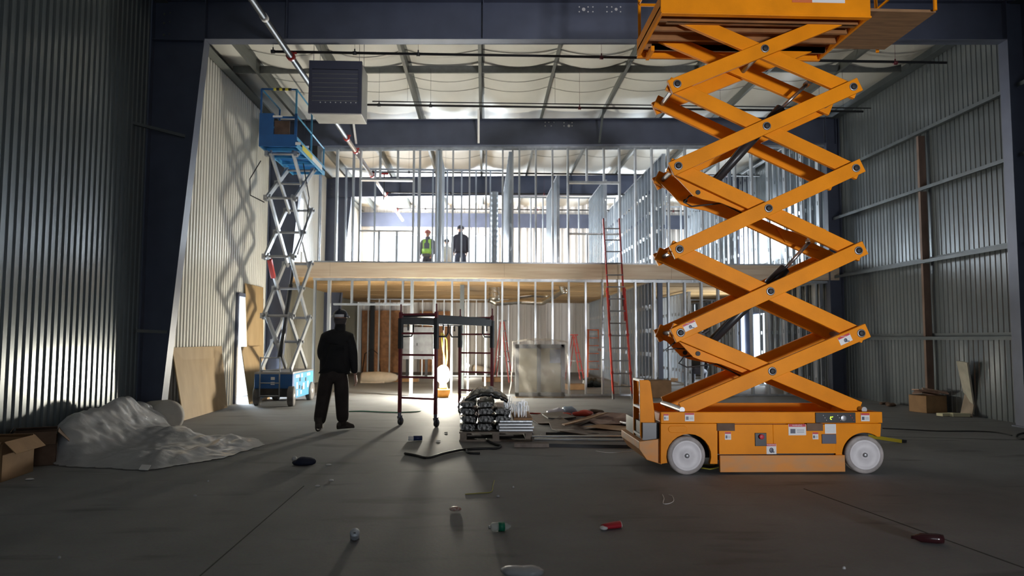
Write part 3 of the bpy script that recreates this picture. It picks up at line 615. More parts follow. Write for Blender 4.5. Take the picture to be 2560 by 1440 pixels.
for x0, y0, x1, y1, k in ((1659, 1035, 1671, 1051, 'w'), (1712, 1032, 1735, 1053, 'w'), (1812, 1080, 1827, 1099, 'w'), (1971, 1060, 2014, 1088, 'w'), (2031, 1081, 2045, 1098, 'w'), (2152, 1033, 2173, 1053, 'w'), (1916, 1109, 1940, 1135, 'k')):
    sticker(x0, y0, x1, y1, YN-0.004, k)
sticker(2062, 1060, 2089, 1084, YN-0.004, 'p')
# entry ladder at the left end
m = MB(); a = at(1600, 1112, 7.72); b = at(1632, 948, 7.72)
zb_, zt_ = at(1610, 1116, 7.72).z, at(1610, 950, 7.72).z
m.prism([(a.x+.02, zb_+.06), (a.x+.06, zb_), (b.x+.03, zb_), (b.x+.03, zb_+.2), (b.x-.03, zt_-.02), (b.x-.05, zt_), (a.x, zt_), (a.x, zb_+.12)], 'y', 7.70, 7.73); m.build('ladder_side', M_yel, L, LO, bevel=.004)
m = MB(); m.box(a.x, a.x+.06, 8.04, 8.07, zb_+.08, zt_); m.build('ladder_side', M_yel, L, LO)
for py in (951, 1019, 1088):
    z_ = at(1600, py, 7.72).z; m = MB(); m.box(a.x+.0, a.x+.05, 7.73, 8.04, z_-.012, z_+.012); m.build('rung', M_white, L, LO)
# scissor stack
YA = [7.66, 7.735, 8.33, 8.405]      # near '/', near '\', far '\', far '/'
zl = [(q(1695, y, 7.68).z+q(2142, y2, 7.68).z)/2 for y, y2 in ((1022, 1024), (832, 833), (623, 629), (415, 425), (211, 223), (30, 40))]
XA, XB_ = q(1696, 620, 7.68).x, q(2141, 620, 7.68).x
M_arm_edge = M_yel
for k in range(5):
    za, zb2 = zl[k], zl[k+1]; d = Vector((XB_-XA, 0, zb2-za)).normalized()*0.085; d2 = Vector((XB_-XA, 0, za-zb2)).normalized()*0.085
    for yy, up_ in ((YA[0], True), (YA[1], False), (YA[2], False), (YA[3], True)):
        p0 = Vector((XA, yy, za if up_ else zb2)); p1 = Vector((XB_, yy, zb2 if up_ else za)); dd = d if up_ else d2
        e0 = 0.0 if (k == 0 and up_) or (k == 4 and not up_) else 1; e1 = 0.0 if (k == 0 and not up_) or (k == 4 and up_) else 1
        m = MB(); m.bar(p0-dd*e0, p1+dd*e1, 0.05, 0.155); m.build('scissor_arm', M_yel, L, LO, bevel=0.005)
    zc = (za+zb2)/2; m = MB(); m.cyl(((XA+XB_)/2, YA[0]-.03, zc), ((XA+XB_)/2, YA[3]+.03, zc), 0.028, 12); m.build('cross_tube', M_steel, L, LO)
    pts = [((XA+XB_)/2, zc)]+([(XA, zb2), (XB_, zb2)] if k < 4 else [])
    for (x, z) in pts:
        m = MB(); m.lathe((x, YA[0]-.024, z), (0, -1, 0), [(0, .047), (.006, .046), (.0065, .034)], 18); g = m.build('pin', M_steel, L, LO)
        m = MB(); m.lathe((x, YA[0]-.03, z), (0, -1, 0), [(0, .033), (.014, .031), (.018, .018)], 14); h = m.build('pin_cap', M_blackp, g); h.data.transform(Matrix.Translation(-Vector(LO)))
    if k < 4:
        for x in (XA, XB_): m = MB(); m.cyl((x, YA[0], zb2), (x, YA[3], zb2), 0.026, 12); m.build('cross_tube', M_steel, L, LO)
for z_, x in ((zl[0], XA), (zl[0], XB_), (zl[5], XA), (zl[5], XB_)):
    m = MB(); m.cyl((x, YA[0]-.04, z_), (x, YA[3]+.04, z_), .03, 12); m.build('slide_tube', M_steel, L, LO)
for dy in (0, 403):
    for yy in (7.775, 8.28):
        m = MB(); m.prism([(at(a, b+dy, 7.79).x, at(a, b+dy, 7.79).z) for a, b in ((1672, 428), (1700, 455), (1733, 490), (1757, 499), (1800, 507), (1905, 548), (1880, 520), (1760, 450))], 'y', yy, yy+.02); m.build('gusset', M_yel, L, LO)
        m = MB(); c = at(1745, 481+dy, 7.77); m.cyl((c.x, yy-.012, c.z), (c.x, yy+.03, c.z), .026, 12); m.build('pin', M_blackp, L, LO)
for yy in (7.775, 8.28):
    m = MB(); m.prism([(at(a, b, 7.79).x, at(a, b, 7.79).z) for a, b in ((1985, 552), (2042, 566), (2062, 574), (2100, 612), (2010, 590))], 'y', yy, yy+.02); m.build('gusset', M_yel, L, LO)
for pts in (((1752, 880), (1962, 672), (2026, 602)), ((1765, 478), (1952, 272), (2020, 208))):
    a, b, c = (at(x, y, 8.03) for x, y in pts); d = (b-a).normalized()
    m = MB(); m.cyl(a, b, .05, 20); m.cyl(b-d*.26, b, .062, 20); m.cyl(a+d*.0, a+d*.12, .058, 16); m.build('hydraulic_cylinder', M_blacks, L, LO)
    m = MB(); m.cyl(b, c, .021, 14); m.cyl(c-Vector((0, .06, 0)), c+Vector((0, .06, 0)), .035, 12); m.build('piston_rod', M_chrome, L, LO)
    m = MB(); m.tube([a+Vector((.02, -.06, .05)), (a+b)/2+Vector((-.04, -.06, .05)), b+Vector((-.03, -.06, .0))], .009, 6); m.build('hose', M_blackp, L, LO)
    g = lambda x, y: at(x, y, 7.95)
    x0, y0 = pts[0]
    m = MB(); m.tube([at(x0-15, y0+8, 8), at(x0-42, y0+12, 8), at(x0-55, y0+28, 8), at(x0-35, y0+38, 8), at(x0+40, y0+30, 8), at(x0+130, y0+75, 8)], .009, 6); m.build('hose', M_blackp, L, LO)
m = MB(); m.tube([at(1700, 845, 8.0), at(1685, 858, 8), at(1661, 876, 8), at(1690, 871, 8), at(1730, 873, 8)], .009, 6); m.build('hose', M_blackp, L, LO)
m = MB(); c = at(1752, 838, 8.0); m.cbox(c, (.07, .06, .05), (0, .5, 0)); m.cyl(c, c+Vector((.09, 0, .06)), .022, 10); m.build('sensor', M_blackp, L, LO)
slope = math.atan2(zl[2]-zl[1], XB_-XA)
sticker(1708, 806, 1741, 824, YA[0]-.026, 'k', 7.64, rot=-slope); sticker(2096, 838, 2128, 858, YA[0]-.026, 'k', 7.64, rot=-slope)
# platform
zp = 4.90; px0, px1 = at(1652, 5, 7.42).x, at(2176, 10, 7.42).x; pe = 4.95
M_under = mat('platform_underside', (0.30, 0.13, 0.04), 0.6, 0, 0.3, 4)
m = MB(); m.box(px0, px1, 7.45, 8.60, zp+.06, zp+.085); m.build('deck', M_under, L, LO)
for yy in (7.42, 8.60):
    m = MB(); m.box(px0, px1, yy-.0, yy+.03, zp-.01, zp+.22); m.box(px0, px1, yy-.02 if yy < 8 else yy, yy+.05, zp-.02, zp); m.build('side_beam', M_yel, L, LO, bevel=.004)
for i, xx in enumerate([px0, px1-.03]):
    m = MB(); m.box(xx, xx+.03, 7.45, 8.60, zp-.01, zp+.2); m.build('end_beam', M_yel, L, LO)
for yy in (7.62, 7.86, 8.12, 8.38):
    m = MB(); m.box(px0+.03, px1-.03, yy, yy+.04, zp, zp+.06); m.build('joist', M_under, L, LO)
for yy in (7.64, 8.38):
    m = MB(); m.box(XA-.1, XB_+.06, yy, yy+.07, zl[5]-.0, zp+.0); m.build('slide_rail', M_under, L, LO)
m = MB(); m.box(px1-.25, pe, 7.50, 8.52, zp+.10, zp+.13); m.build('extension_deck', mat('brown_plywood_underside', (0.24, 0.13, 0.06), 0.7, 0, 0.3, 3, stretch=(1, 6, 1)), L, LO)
for xx, n_ in ((px0+.03, 1), ((px0+px1)/2, 1), (px1-.05, 1), (pe-.04, 1)):
    for yy in (7.44, 8.60):
        m = MB(); m.cyl((xx, yy+.01, zp+.1), (xx, yy+.01, zp+1.25), .02, 8); m.build('rail_post', M_yel, L, LO)
for zz in (.65, 1.25):
    m = MB(); m.tube([(pe-.04, 7.45, zp+zz), (px0+.03, 7.45, zp+zz), (px0+.03, 8.61, zp+zz), (pe-.04, 8.61, zp+zz), (pe-.04, 7.45, zp+zz)], .02, 8); m.build('guard_rail', M_yel, L, LO)
m = MB(); m.box(px0+.10, px0+.14, 8.3, 8.6, zp-.06, zp+.0); m.build('hook', M_yel, L, LO)
m = MB(); a = at(1980, 6, 7.42); b = at(2030, 0, 7.42); m.box(a.x, b.x, 7.416, 7.42, a.z, a.z+.12); sg = m.build('sticker', mat('orange_label', (.65, .16, .05), .5), L, LO)
m = MB(); a2 = at(2112, 6, 7.42); m.box(b.x, a2.x, 7.416, 7.42, a.z+.003, a.z+.12); m.build('sticker', M_white, L, LO)
for sx, sy in ((1698, 35), (1672, 58)):
    pass
# yellow bar behind the rear wheel, straps under the chassis
a = gr(2190, 1100, .05); b = gr(2258, 1106, .03); a = Vector((5.35, 9.75, .04)); b = Vector((5.86, 9.9, .04))
m = MB(); m.bar(at(2130, 1088, 9.4)+Vector((0, 0, .02)), at(2252, 1103, 9.8), .05, .045); m.use(1); m.bar(at(2250, 1103, 9.8), at(2262, 1104, 9.83), .06, .05)
tag(m.build('folding_bar', [mat('safety_yellow', (.55, .42, .03), .5), M_blackp], None, at(2200, 1100, 9.6)), 'yellow bar with black tip sticking out behind the right wheel of the orange lift', 'bar')
m = MB(); m.tube([gr(1758, 1163)+Vector((0, 0, .006)), gr(1783, 1165)+Vector((0, 0, .006)), gr(1790, 1160)+Vector((0, 0, .006))], .008, 5); m.tube([gr(1750, 1171)+Vector((0, 0, .006)), gr(1775, 1174)+Vector((0, 0, .006)), gr(1800, 1169)+Vector((0, 0, .006))], .008, 5)
tag(m.build('strap', M_cord, None, gr(1770, 1168)), 'thin yellow strap on the floor under the orange chassis', 'strap')
# ------------------------------------------------------------------ blue scissor lift
BO = (-4.36, 16.1, 0)
B = root('scissor_lift', BO, 'blue scissor lift with silver arms raised high beside the lit left wall', 'scissor lift')
bx0, bx1, by0, by1 = -4.76, -3.97, 15.25, 17.05
m = MB(); m.box(bx0, bx1, by0, by0+.12, .36, .66); m.build('end_panel', M_blue_shade, B, BO, bevel=.01)
m = MB(); m.box(bx1-.08, bx1, by0+.12, by1, .14, .68); m.build('side_box', M_blue_lit, B, BO, bevel=.01)
m = MB(); m.box(bx0, bx0+.08, by0+.12, by1, .14, .68); m.build('side_box', M_blue_lit, B, BO, bevel=.01)
m = MB(); m.box(bx0+.1, bx1-.1, by0+.05, by1-.02, .18, .62); m.build('chassis', M_blacks, B, BO)
m = MB(); m.box(bx0, bx1, by0, by1, .66, .70); m.build('top_plate', M_steel, B, BO)
for y0_, z0_, w_, h_ in ((15.5, .6, .3, .06), (15.55, .40, .12, .14), (15.95, .6, .12, .08), (16.1, .36, .14, .14), (16.45, .6, .3, .06), (16.5, .38, .1, .14), (15.6, .24, .08, .12), (15.9, .24, .1, .08), (16.75, .3, .08, .1)):
    m = MB(); m.box(bx1, bx1+.003, y0_, y0_+w_, z0_-h_/2, z0_+h_/2); m.build('sticker', M_white, B, BO)
for y0_, z0_ in ((15.8, .52), (16.3, .5), (15.78, .36), (16.0, .33)):
    m = MB(); m.box(bx1, bx1+.004, y0_, y0_+.09, z0_-.04, z0_+.04); m.build('vent', M_blacks, B, BO)
for z0_ in (.44, .54): m = MB(); m.box(-4.42, -4.34, by0-.003, by0, z0_, z0_+.06); m.build('sticker', M_white, B, BO)
for x, y in ((bx0+.02, 15.38), (bx1-.02, 15.20), (bx0+.02, 16.75), (bx1-.02, 16.8)):
    e = bpy.data.objects.new('wheel', None); C.objects.link(e); e.parent = B; e.location = Vector((x, y+.05, .205))-Vector(BO); e.rotation_euler = (0, 0, .12 if y < 16 else 0)
    m = MB(); m.lathe((-.065, 0, 0), (1, 0, 0), [(0, .18), (.012, .205), (.118, .205), (.13, .18), (.125, .13)], 28); m.build('tyre', mat('grey_tyre', (.13, .125, .125), .8, 0, .3, 10), e)
    m = MB(); m.lathe((-.06, 0, 0), (1, 0, 0), [(0, .13), (.12, .13), (.11, .06), (.13, .05)], 20); m.build('rim', M_steel, e)
m = MB()
for x in (-4.62, -4.22): m.tube([(x, by0-.08, .2), (x, by0-.08, 1.02)], .015, 6)
for z_ in (.22, .48, .74, 1.0): m.tube([(-4.62, by0-.08, z_), (-4.22, by0-.08, z_)], .013, 6)
m.build('ladder', M_arm, B, BO)
zs_ = [.78, 1.88, 3.14, 4.40, 5.36]; ya_, yb_ = 15.42, 16.95
for k in range(4):
    za, zb2 = zs_[k], zs_[k+1]
    for x, up_ in ((-4.66, True), (-4.59, False), (-4.12, False), (-4.05, True)):
        p0 = Vector((x, ya_, za if up_ else zb2)); p1 = Vector((x, yb_, zb2 if up_ else za)); d = (p1-p0).normalized()*.06
        m = MB(); m.bar(p0-d, p1+d, .045, .115); m.build('scissor_arm', M_arm, B, BO, bevel=.005)
    zc = (za+zb2)/2
    for (yy, z_) in ((ya_, zb2), (yb_, zb2), ((ya_+yb_)/2, zc)):
        m = MB(); m.cyl((-4.72, yy, z_), (-3.99, yy, z_), .03, 10)
        for x in (-4.70, -4.08): m.cbox((x+.02, yy, z_), (.07, .12, .11))
        m.build('cross_tube', M_steel, B, BO)
m = MB(); m.cyl((-4.35, 15.6, 1.0), (-4.35, 16.35, 2.6), .05, 14); m.cyl((-4.35, 16.35, 2.6), (-4.35, 16.5, 2.95), .03, 10); m.build('hydraulic_cylinder', M_blacks, B, BO)
m = MB(); m.bar((-4.57, 15.45, 3.08), (-4.57, 15.75, 2.72), .09, .09); m.build('safety_prop', M_red, B, BO, bevel=.01, label='red safety prop')
m = MB(); m.tube([(-4.0, 15.5, 3.2), (-3.95, 16.0, 3.9), (-4.0, 16.4, 4.6), (-4.05, 16.0, 5.3)], .012, 6); m.tube([(-4.7, 15.4, 4.3), (-5.0, 15.4, 4.45), (-5.02, 15.4, 4.8), (-4.8, 15.4, 5.2)], .012, 6); m.build('cable', M_blackp, B, BO)
# platform of the blue lift
zd = 5.42; qx0, qx1, qy0, qy1 = -4.74, -3.95, 15.05, 17.72
m = MB(); m.box(qx0, qx1, qy0, qy1, zd+.1, zd+.14); m.build('deck', M_blue_shade, B, BO)
for x in (qx0, qx1-.03): m = MB(); m.box(x, x+.03, qy0, qy1, zd, zd+.22); m.build('side_beam', M_blue_lit, B, BO, bevel=.004)
for y in (15.5, 16.1, 16.7, 17.3, 17.68): m = MB(); m.box(qx0+.03, qx1-.03, y, y+.04, zd+.02, zd+.1); m.build('joist', M_blue_lit, B, BO)
a = at(656, 368, qy0); b = at(755, 287, qy0); wa = at(684, 336, qy0); wb = at(737, 297, qy0)
m = MB()
m.box(qx0, qx1, qy0-.02, qy0, zd-.0, wa.z); m.box(qx0, wa.x, qy0-.02, qy0, wa.z, b.z+.02); m.box(wb.x, qx1, qy0-.02, qy0, wa.z, b.z+.02); m.box(wa.x, wb.x, qy0-.02, qy0, wb.z, b.z-.04)
m.build('gate_panel', M_blue_shade, B, BO, bevel=.004)
m = MB(); m.box(at(739, 356, qy0).x, at(753, 363, qy0).x, qy0-.023, qy0-.02, at(739, 363, qy0).z, at(739, 356, qy0).z); m.box(-4.46, -4.26, qy0-.023, qy0-.02, wb.z+.02, wb.z+.06); m.build('sticker', M_white, B, BO)
m = MB(); m.box(-4.5, -4.18, 15.3, 15.33, 5.6, 6.05); m.build('tool_box', M_cardd, B, BO)
ztp = at(750, 224, qy0).z
for x in (qx0+.03, qx1-.03):
    for y in (qy0+.0, 16.4, qy1-.03):
        m = MB(); m.bar((x, y, zd+.1), (x, y, ztp if y < 17 else 6.12), .035, .035); m.build('rail_post', M_blue_lit if x > -4 else M_blue_shade, B, BO)
    m = MB(); m.tube([(x, qy0, b.z), (x, qy1-.03, b.z-.02)], .018, 8); m.tube([(x, qy0, ztp), (x, 16.4, ztp)], .018, 8); m.build('guard_rail', M_blue_lit, B, BO)
m = MB(); m.tube([(qx0+.03, qy0, ztp), (qx1-.03, qy0, ztp)], .02, 8); m.build('guard_rail', M_blue_shade, B, BO)
m = MB(); m.box(qx1, qx1+.003, 15.5, 16.4, zd+.05, zd+.17); m.build('sticker', M_cord, B, BO); m = MB(); m.box(qx1, qx1+.003, 16.4, 17.4, zd+.05, zd+.17); m.build('sticker', M_white, B, BO)
for k in range(6):
    m = MB(); x = at(684+k*7.5, 224, qy0).x; m.tube([(x, qy0, ztp), (x+.06, qy0, ztp)], .03, 8); m.build('warning_tape', M_blackp if k % 2 else M_cord, B, BO)
m = MB(); m.box(-4.2, -4.0, 17.1, 17.5, 5.56, 6.0); m.build('control_box', M_blackp, B, BO)
# ------------------------------------------------------------------ red rolling scaffold
F1 = Vector((-1.37, 11.95, 0)); U_ = Vector((.89, -.455, 0)); V_ = Vector((.455, .89, 0)); WD, LN = .68, 2.02
SO = F1+U_*WD/2+V_*LN/2
T = root('rolling_scaffold', SO, 'maroon rolling scaffold with black platform in front of the glowing lamp', 'scaffold')
def sp(a, b, z): v = F1+U_*a+V_*b; v.z = z; return v
for b in (0, LN):
    m = MB()
    for a in (0, WD): m.bar(sp(a, b, .20), sp(a, b, 1.84), .048, .048, V_); m.tube([sp(a, b, 1.84), sp(a, b, 1.97)], .014, 8)
    for z_ in (.44, .78, 1.14, 1.49, 1.80): m.bar(sp(0, b, z_), sp(WD, b, z_), .032, .032)
    m.build('end_frame', M_maroon, T, SO, bevel=.003)
    for a in (0, WD):
        m = MB(); c = sp(a, b, .062)+U_*.02; m.cyl(c-U_*.018, c+U_*.018, .062, 18); m.build('caster', M_blacks, T, SO)
        m = MB(); m.bar(c-U_*.028+Vector((0, 0, .0)), sp(a, b, .14)-U_*.03, .02, .03, V_); m.bar(c+U_*.028, sp(a, b, .14)+U_*.03, .02, .03, V_); m.cyl(sp(a, b, .12), sp(a, b, .2), .028, 10); m.bar(sp(a, b, .15), sp(a+.06, b-.02, .15), .02, .012); m.build('caster_fork', M_heat, T, SO)
        m = MB(); m.bar(sp(a, b, 1.24), sp(a, b, 1.74), .062, .062, V_); m.build('sleeve', M_blacks, T, SO)
for a in (0, WD):
    m = MB(); m.bar(sp(a, 0, 1.70), sp(a, LN, 1.70), .04, .12); m.build('side_rail', M_blacks, T, SO, bevel=.004)
    for b0, sg in ((0, 1), (LN, -1)):
        m = MB(); m.tube([sp(a, b0, 1.44), sp(a, b0+sg*.32, 1.44), sp(a, b0+sg*.38, 1.50), sp(a, b0+sg*.38, 1.66)], .014, 6); m.tube([sp(a, b0+sg*.22, 1.54), sp(a, b0+sg*.22, 1.66)], .012, 6)
        m.build('corner_brace', M_blacks, T, SO)
m = MB(); m.add([], []); m.bar(sp(WD/2, .02, 1.775), sp(WD/2, LN-.02, 1.775), WD-.06, .03, (0, 0, 1)); m.build('platform', M_blacks, T, SO)
# ------------------------------------------------------------------ red extension ladder
b0, b1 = gr(1535, 1000), gr(1582, 997); t0, t1 = at(1508, 546, 17.70), at(1549, 546, 17.70)
b0.y = b1.y = 16.75; t0.y = t1.y = 17.74; b0 = at(1534, 1000, 16.75); b0.z = .0; b1 = at(1581, 1000, 16.75); b1.z = .0
EO = (b0+b1)/2; E_ = root('extension_ladder', EO, 'tall red extension ladder leaning on the edge of the upper floor', 'ladder')
def lp(s_, t): return b0.lerp(t0, t) if s_ == 0 else b1.lerp(t1, t)
M_lred = mat('ladder_red', (0.50, 0.035, 0.02), .45); M_lred2 = mat('ladder_dark_red', (0.36, 0.02, 0.02), .45)
for s_ in (0, 1):
    m = MB(); m.bar(lp(s_, .03), lp(s_, .60), .035, .085, (0, 1, 0)); m.build('base_rail', M_lred, E_, EO)
    off = Vector((.03 if s_ == 0 else -.03, .05, 0))
    m = MB(); m.bar(lp(s_, .42)+off, lp(s_, 1)+off*.2, .03, .075, (0, 1, 0)); m.build('fly_rail', M_lred2, E_, EO)
    m = MB(); m.bar(lp(s_, 0.004), lp(s_, .045), .05, .07, (0, 1, 0)); m.build('foot', M_steel, E_, EO)
    for tt in (.14, .34, .585): m = MB(); m.bar(lp(s_, tt-.006), lp(s_, tt+.006), .055, .11, (0, 1, 0)); m.build('rail_bracket', M_red, E_, EO)
    m = MB(); m.bar(lp(s_, .5)+off*1.3, lp(s_, .56)+off*1.3, .05, .05, (0, 1, 0)); m.build('rung_lock', M_blacks, E_, EO)
for k in range(14):
    t = .07+k*.067; m = MB(); m.cyl(lp(0, t), lp(1, t), .016, 8); m.build('rung', M_steel, E_, EO)
# ------------------------------------------------------------------ step ladders inside
def step_ladder(loc, h, w_, rz, m1, m2, n, label, spread=.5):
    r = root('step_ladder', loc, label, 'ladder', None, rz)
    for sx in (-1, 1):
        m = MB(); m.bar((sx*w_/2, -spread*.55, 0), (sx*w_*.32, 0, h), .03, .07, (1, 0, 0)); m.build('front_rail', m1, r)
        m = MB(); m.bar((sx*w_/2*.95, spread*.55, 0), (sx*w_*.30, .03, h-.05), .025, .04, (1, 0, 0)); m.build('rear_rail', m1, r)
        m = MB(); m.bar((sx*w_*.46, -spread*.3, h*.42), (sx*w_*.44, spread*.28, h*.42), .01, .02); m.build('spreader', M_steel, r)
    for k in range(n):
        t = (k+1)/(n+1); ww = w_/2+(w_*.32-w_/2)*t; m = MB(); m.box(-ww, ww, -spread*.55*(1-t)-.04, -spread*.55*(1-t)+.04, h*t-.015, h*t+.015); m.build('step', m2, r)
    m = MB(); m.box(-w_*.36, w_*.36, -.09, .1, h-.01, h+.03); m.build('top_cap', m2, r); return r
M_ora = mat('ladder_orange', (.62, .13, .04), .5)
step_ladder(gr(1484, 942)*1, 1.75, .62, .1, M_ora, M_ora, 5, 'orange step ladder standing inside behind the studs left of the tall ladder')
step_ladder(gr(1436, 948), 1.55, .55, 1.2, M_lred, M_lred, 4, 'red step ladder with black cap just right of the wrapped crate')
step_ladder(gr(1256, 955), 2.0, .6, 1.35, M_lred, M_steel, 5, 'red step ladder seen edge-on left of the wrapped crate')
# ------------------------------------------------------------------ wrapped crate
c0 = at(1288, 993, 17.30); cw, ch = at(1413, 990, 17.30).x-c0.x, 1.28; c0.z = 0; CO = (c0.x+cw/2, 17.5, 0)
r = root('wrapped_window_unit', CO, 'grey framed unit wrapped in clear plastic standing before the ground floor studs', 'window unit')
M_gfr = mat('grey_frame', (.42, .43, .45), .5); M_cream = mat('cream_panel', (.86, .80, .64), .5)
m = MB()
for x in (0, cw*.44, cw-.09): m.box(c0.x+x, c0.x+x+.09, 17.33, 17.40, 0.03, ch)
for z_ in (.03, ch-.1): m.box(c0.x, c0.x+cw, 17.33, 17.40, z_, z_+.1)
m.build('frame', M_gfr, r, CO)
m = MB(); m.box(c0.x+.05, c0.x+cw-.05, 17.41, 17.68, .04, ch-.02); m.build('body', M_cream, r, CO)
m = MB(); m.box(c0.x+.02, c0.x+cw-.02, 17.33, 17.7, 0, .05); m.build('skid', M_plyedge, r, CO)
m = MB(); m.box(c0.x+cw*.70, c0.x+cw*.92, 17.385, 17.405, ch-.45, ch-.12); m.build('plate', M_steel, r, CO)
m = MB(); nx, nz = 26, 24; m.sflag = True; vs = []
for j in range(nz+1):
    for i in range(nx+1):
        u, v_ = i/nx, j/nz; x = c0.x-.06+(cw+.12)*u; z_ = v_*(ch+.06); fl = .09*(1-v_)**3
        vs.append((x+(fl if u > .5 else -fl)*abs(2*u-1)**3, 17.30-.02*math.sin(u*19+v_*7)-.018*math.sin(v_*23+u*9)-fl*.5, z_+.03*math.sin(u*PI)*v_+.012*math.sin(u*31)*v_))
m.add(vs, [(j*(nx+1)+i, j*(nx+1)+i+1, (j+1)*(nx+1)+i+1, (j+1)*(nx+1)+i) for j in range(nz) for i in range(nx)])
top = len(m.v); vs2 = []
for j in range(7):
    for i in range(nx+1): u = i/nx; x = c0.x-.06+(cw+.12)*u; vs2.append((x, 17.30+j*.065, ch+.06+.05*math.sin(PI*u)*math.sin(PI*(j+1)/8)*1.5+.02*math.sin(u*27+j)))
m.add(vs2, [(j*(nx+1)+i, j*(nx+1)+i+1, (j+1)*(nx+1)+i+1, (j+1)*(nx+1)+i) for j in range(6) for i in range(nx)])
for xx, sg in ((c0.x-.06, -1), (c0.x+cw+.06, 1)):
    vs3 = []
    for j in range(nz+1):
        for i in range(7): v_ = j/nz; vs3.append((xx+sg*(.09*(1-v_)**3+.01*math.sin(v_*20+i)), 17.30+i*.065, v_*(ch+.06)))
    m.add(vs3, [(j*7+i, j*7+i+1, (j+1)*7+i+1, (j+1)*7+i) for j in range(nz) for i in range(6)])
m.build('plastic_wrap', M_wrap, r, CO)
# ------------------------------------------------------------------ people
def skin_mesh(joints, edges, sub=2):
    names = list(joints); me = bpy.data.meshes.new('body'); me.from_pydata([joints[n][0] for n in names], [(names.index(a), names.index(b)) for a, b in edges], [])
    o = bpy.data.objects.new('tmp', me); C.objects.link(o); o.modifiers.new('s', 'SKIN'); sm = o.modifiers.new('u', 'SUBSURF'); sm.levels = sm.render_levels = sub
    sv = me.skin_vertices[0].data
    for i, n in enumerate(names):
        rr = joints[n][1]; sv[i].radius = rr if isinstance(rr, tuple) else (rr, rr)
    sv[0].use_root = True
    bpy.context.view_layer.update(); dg = bpy.context.evaluated_depsgraph_get()
    out = bpy.data.meshes.new_from_object(o.evaluated_get(dg)); bpy.data.objects.remove(o); return out
def mesh_to(mb, me, M=None):
    mb.sflag = True; mb.add([(M @ v.co if M else v.co.copy()) for v in me.vertices], [list(p.vertices) for p in me.polygons]); mb.sflag = False
def hand(mb, wrist, d, side, palm_n, sz=1.0, curl=0.5):
    """palm, four unequal bent fingers and a thumb leaving the side of the palm"""
    wrist = Vector(wrist); d = Vector(d).normalized(); n = Vector(palm_n); n = (n-d*n.dot(d)).normalized(); s_ = d.cross(n).normalized()*side
    mb.sflag = True
    pts = [(wrist-d*.02, .026, .020), (wrist+d*.02, .030, .019), (wrist+d*.06, .041, .018), (wrist+d*.095, .040, .014)]
    vs = []; k = 12
    for c, a, b in pts:
        for j in range(k): t = 2*PI*j/k; vs.append(c+(s_*math.cos(t)*a+n*math.sin(t)*b)*sz)
    mb.add(vs, [(i*k+j, i*k+(j+1) % k, (i+1)*k+(j+1) % k, (i+1)*k+j) for i in range(3) for j in range(k)]+[tuple(range(3*k, 4*k))]); mb.sflag = False
    for i, L_ in enumerate((.068, .078, .072, .056)):
        b0 = wrist+d*.088+s_*(.029-.0195*i); p = [b0]; ang = 0
        for f_, a_ in ((.45, curl*.5), (.32, curl), (.23, curl*.7)): ang += a_; p.append(p[-1]+(d*math.cos(ang)+n*math.sin(ang))*L_*f_)
        mb.tube(p, [.0095, .009, .008, .0062], 8)
    b0 = wrist+d*.03+s_*.030; p = [b0, b0+(d*.6+s_*.7+n*.25).normalized()*.035]; p.append(p[-1]+(d*.9+s_*.3+n*.35).normalized()*.03); p.append(p[-1]+(d+n*.4).normalized()*.022); mb.tube(p, [.013, .011, .0095, .007], 8)
def head(mb, c, yaw_=0.0, tilt=0.0, s_=1.0):
    M = Matrix.Translation(Vector(c)) @ Matrix.Rotation(yaw_, 4, 'Z') @ Matrix.Rotation(tilt, 4, 'X') @ Matrix.Scale(s_, 4)
    h = MB(); h.ball((0, 0, .0), 1, 20, 16, (.076, .095, .115))
    for v in h.v:                            # faces -y: jaw, brow
        if v.z < -.03: v.x *= 1+(v.z+.03)*3.0; v.y = v.y*(1+(v.z+.03)*1.6)-.012*(-.03-v.z)/.08
        if v.y < -.07 and abs(v.z-.02) < .02: v.y += .006
    h.prism([(-.013, -.03), (.013, -.03), (.005, .02), (-.005, .02)], 'y', -.112, -.08)
    for sx in (-1, 1): h.ball((sx*.078, .005, -.005), .03, 8, 6, (.3, .6, 1)); h.ball((sx*.03, -.084, .018), .011, 8, 6)
    h.ball((0, -.088, -.055), .02, 8, 6, (1.2, .4, .3))
    mb.sflag = True; mb.add([M @ v for v in h.v], h.f); mb.sflag = False
M_skin = mat('skin', (.46, .26, .19), .55)
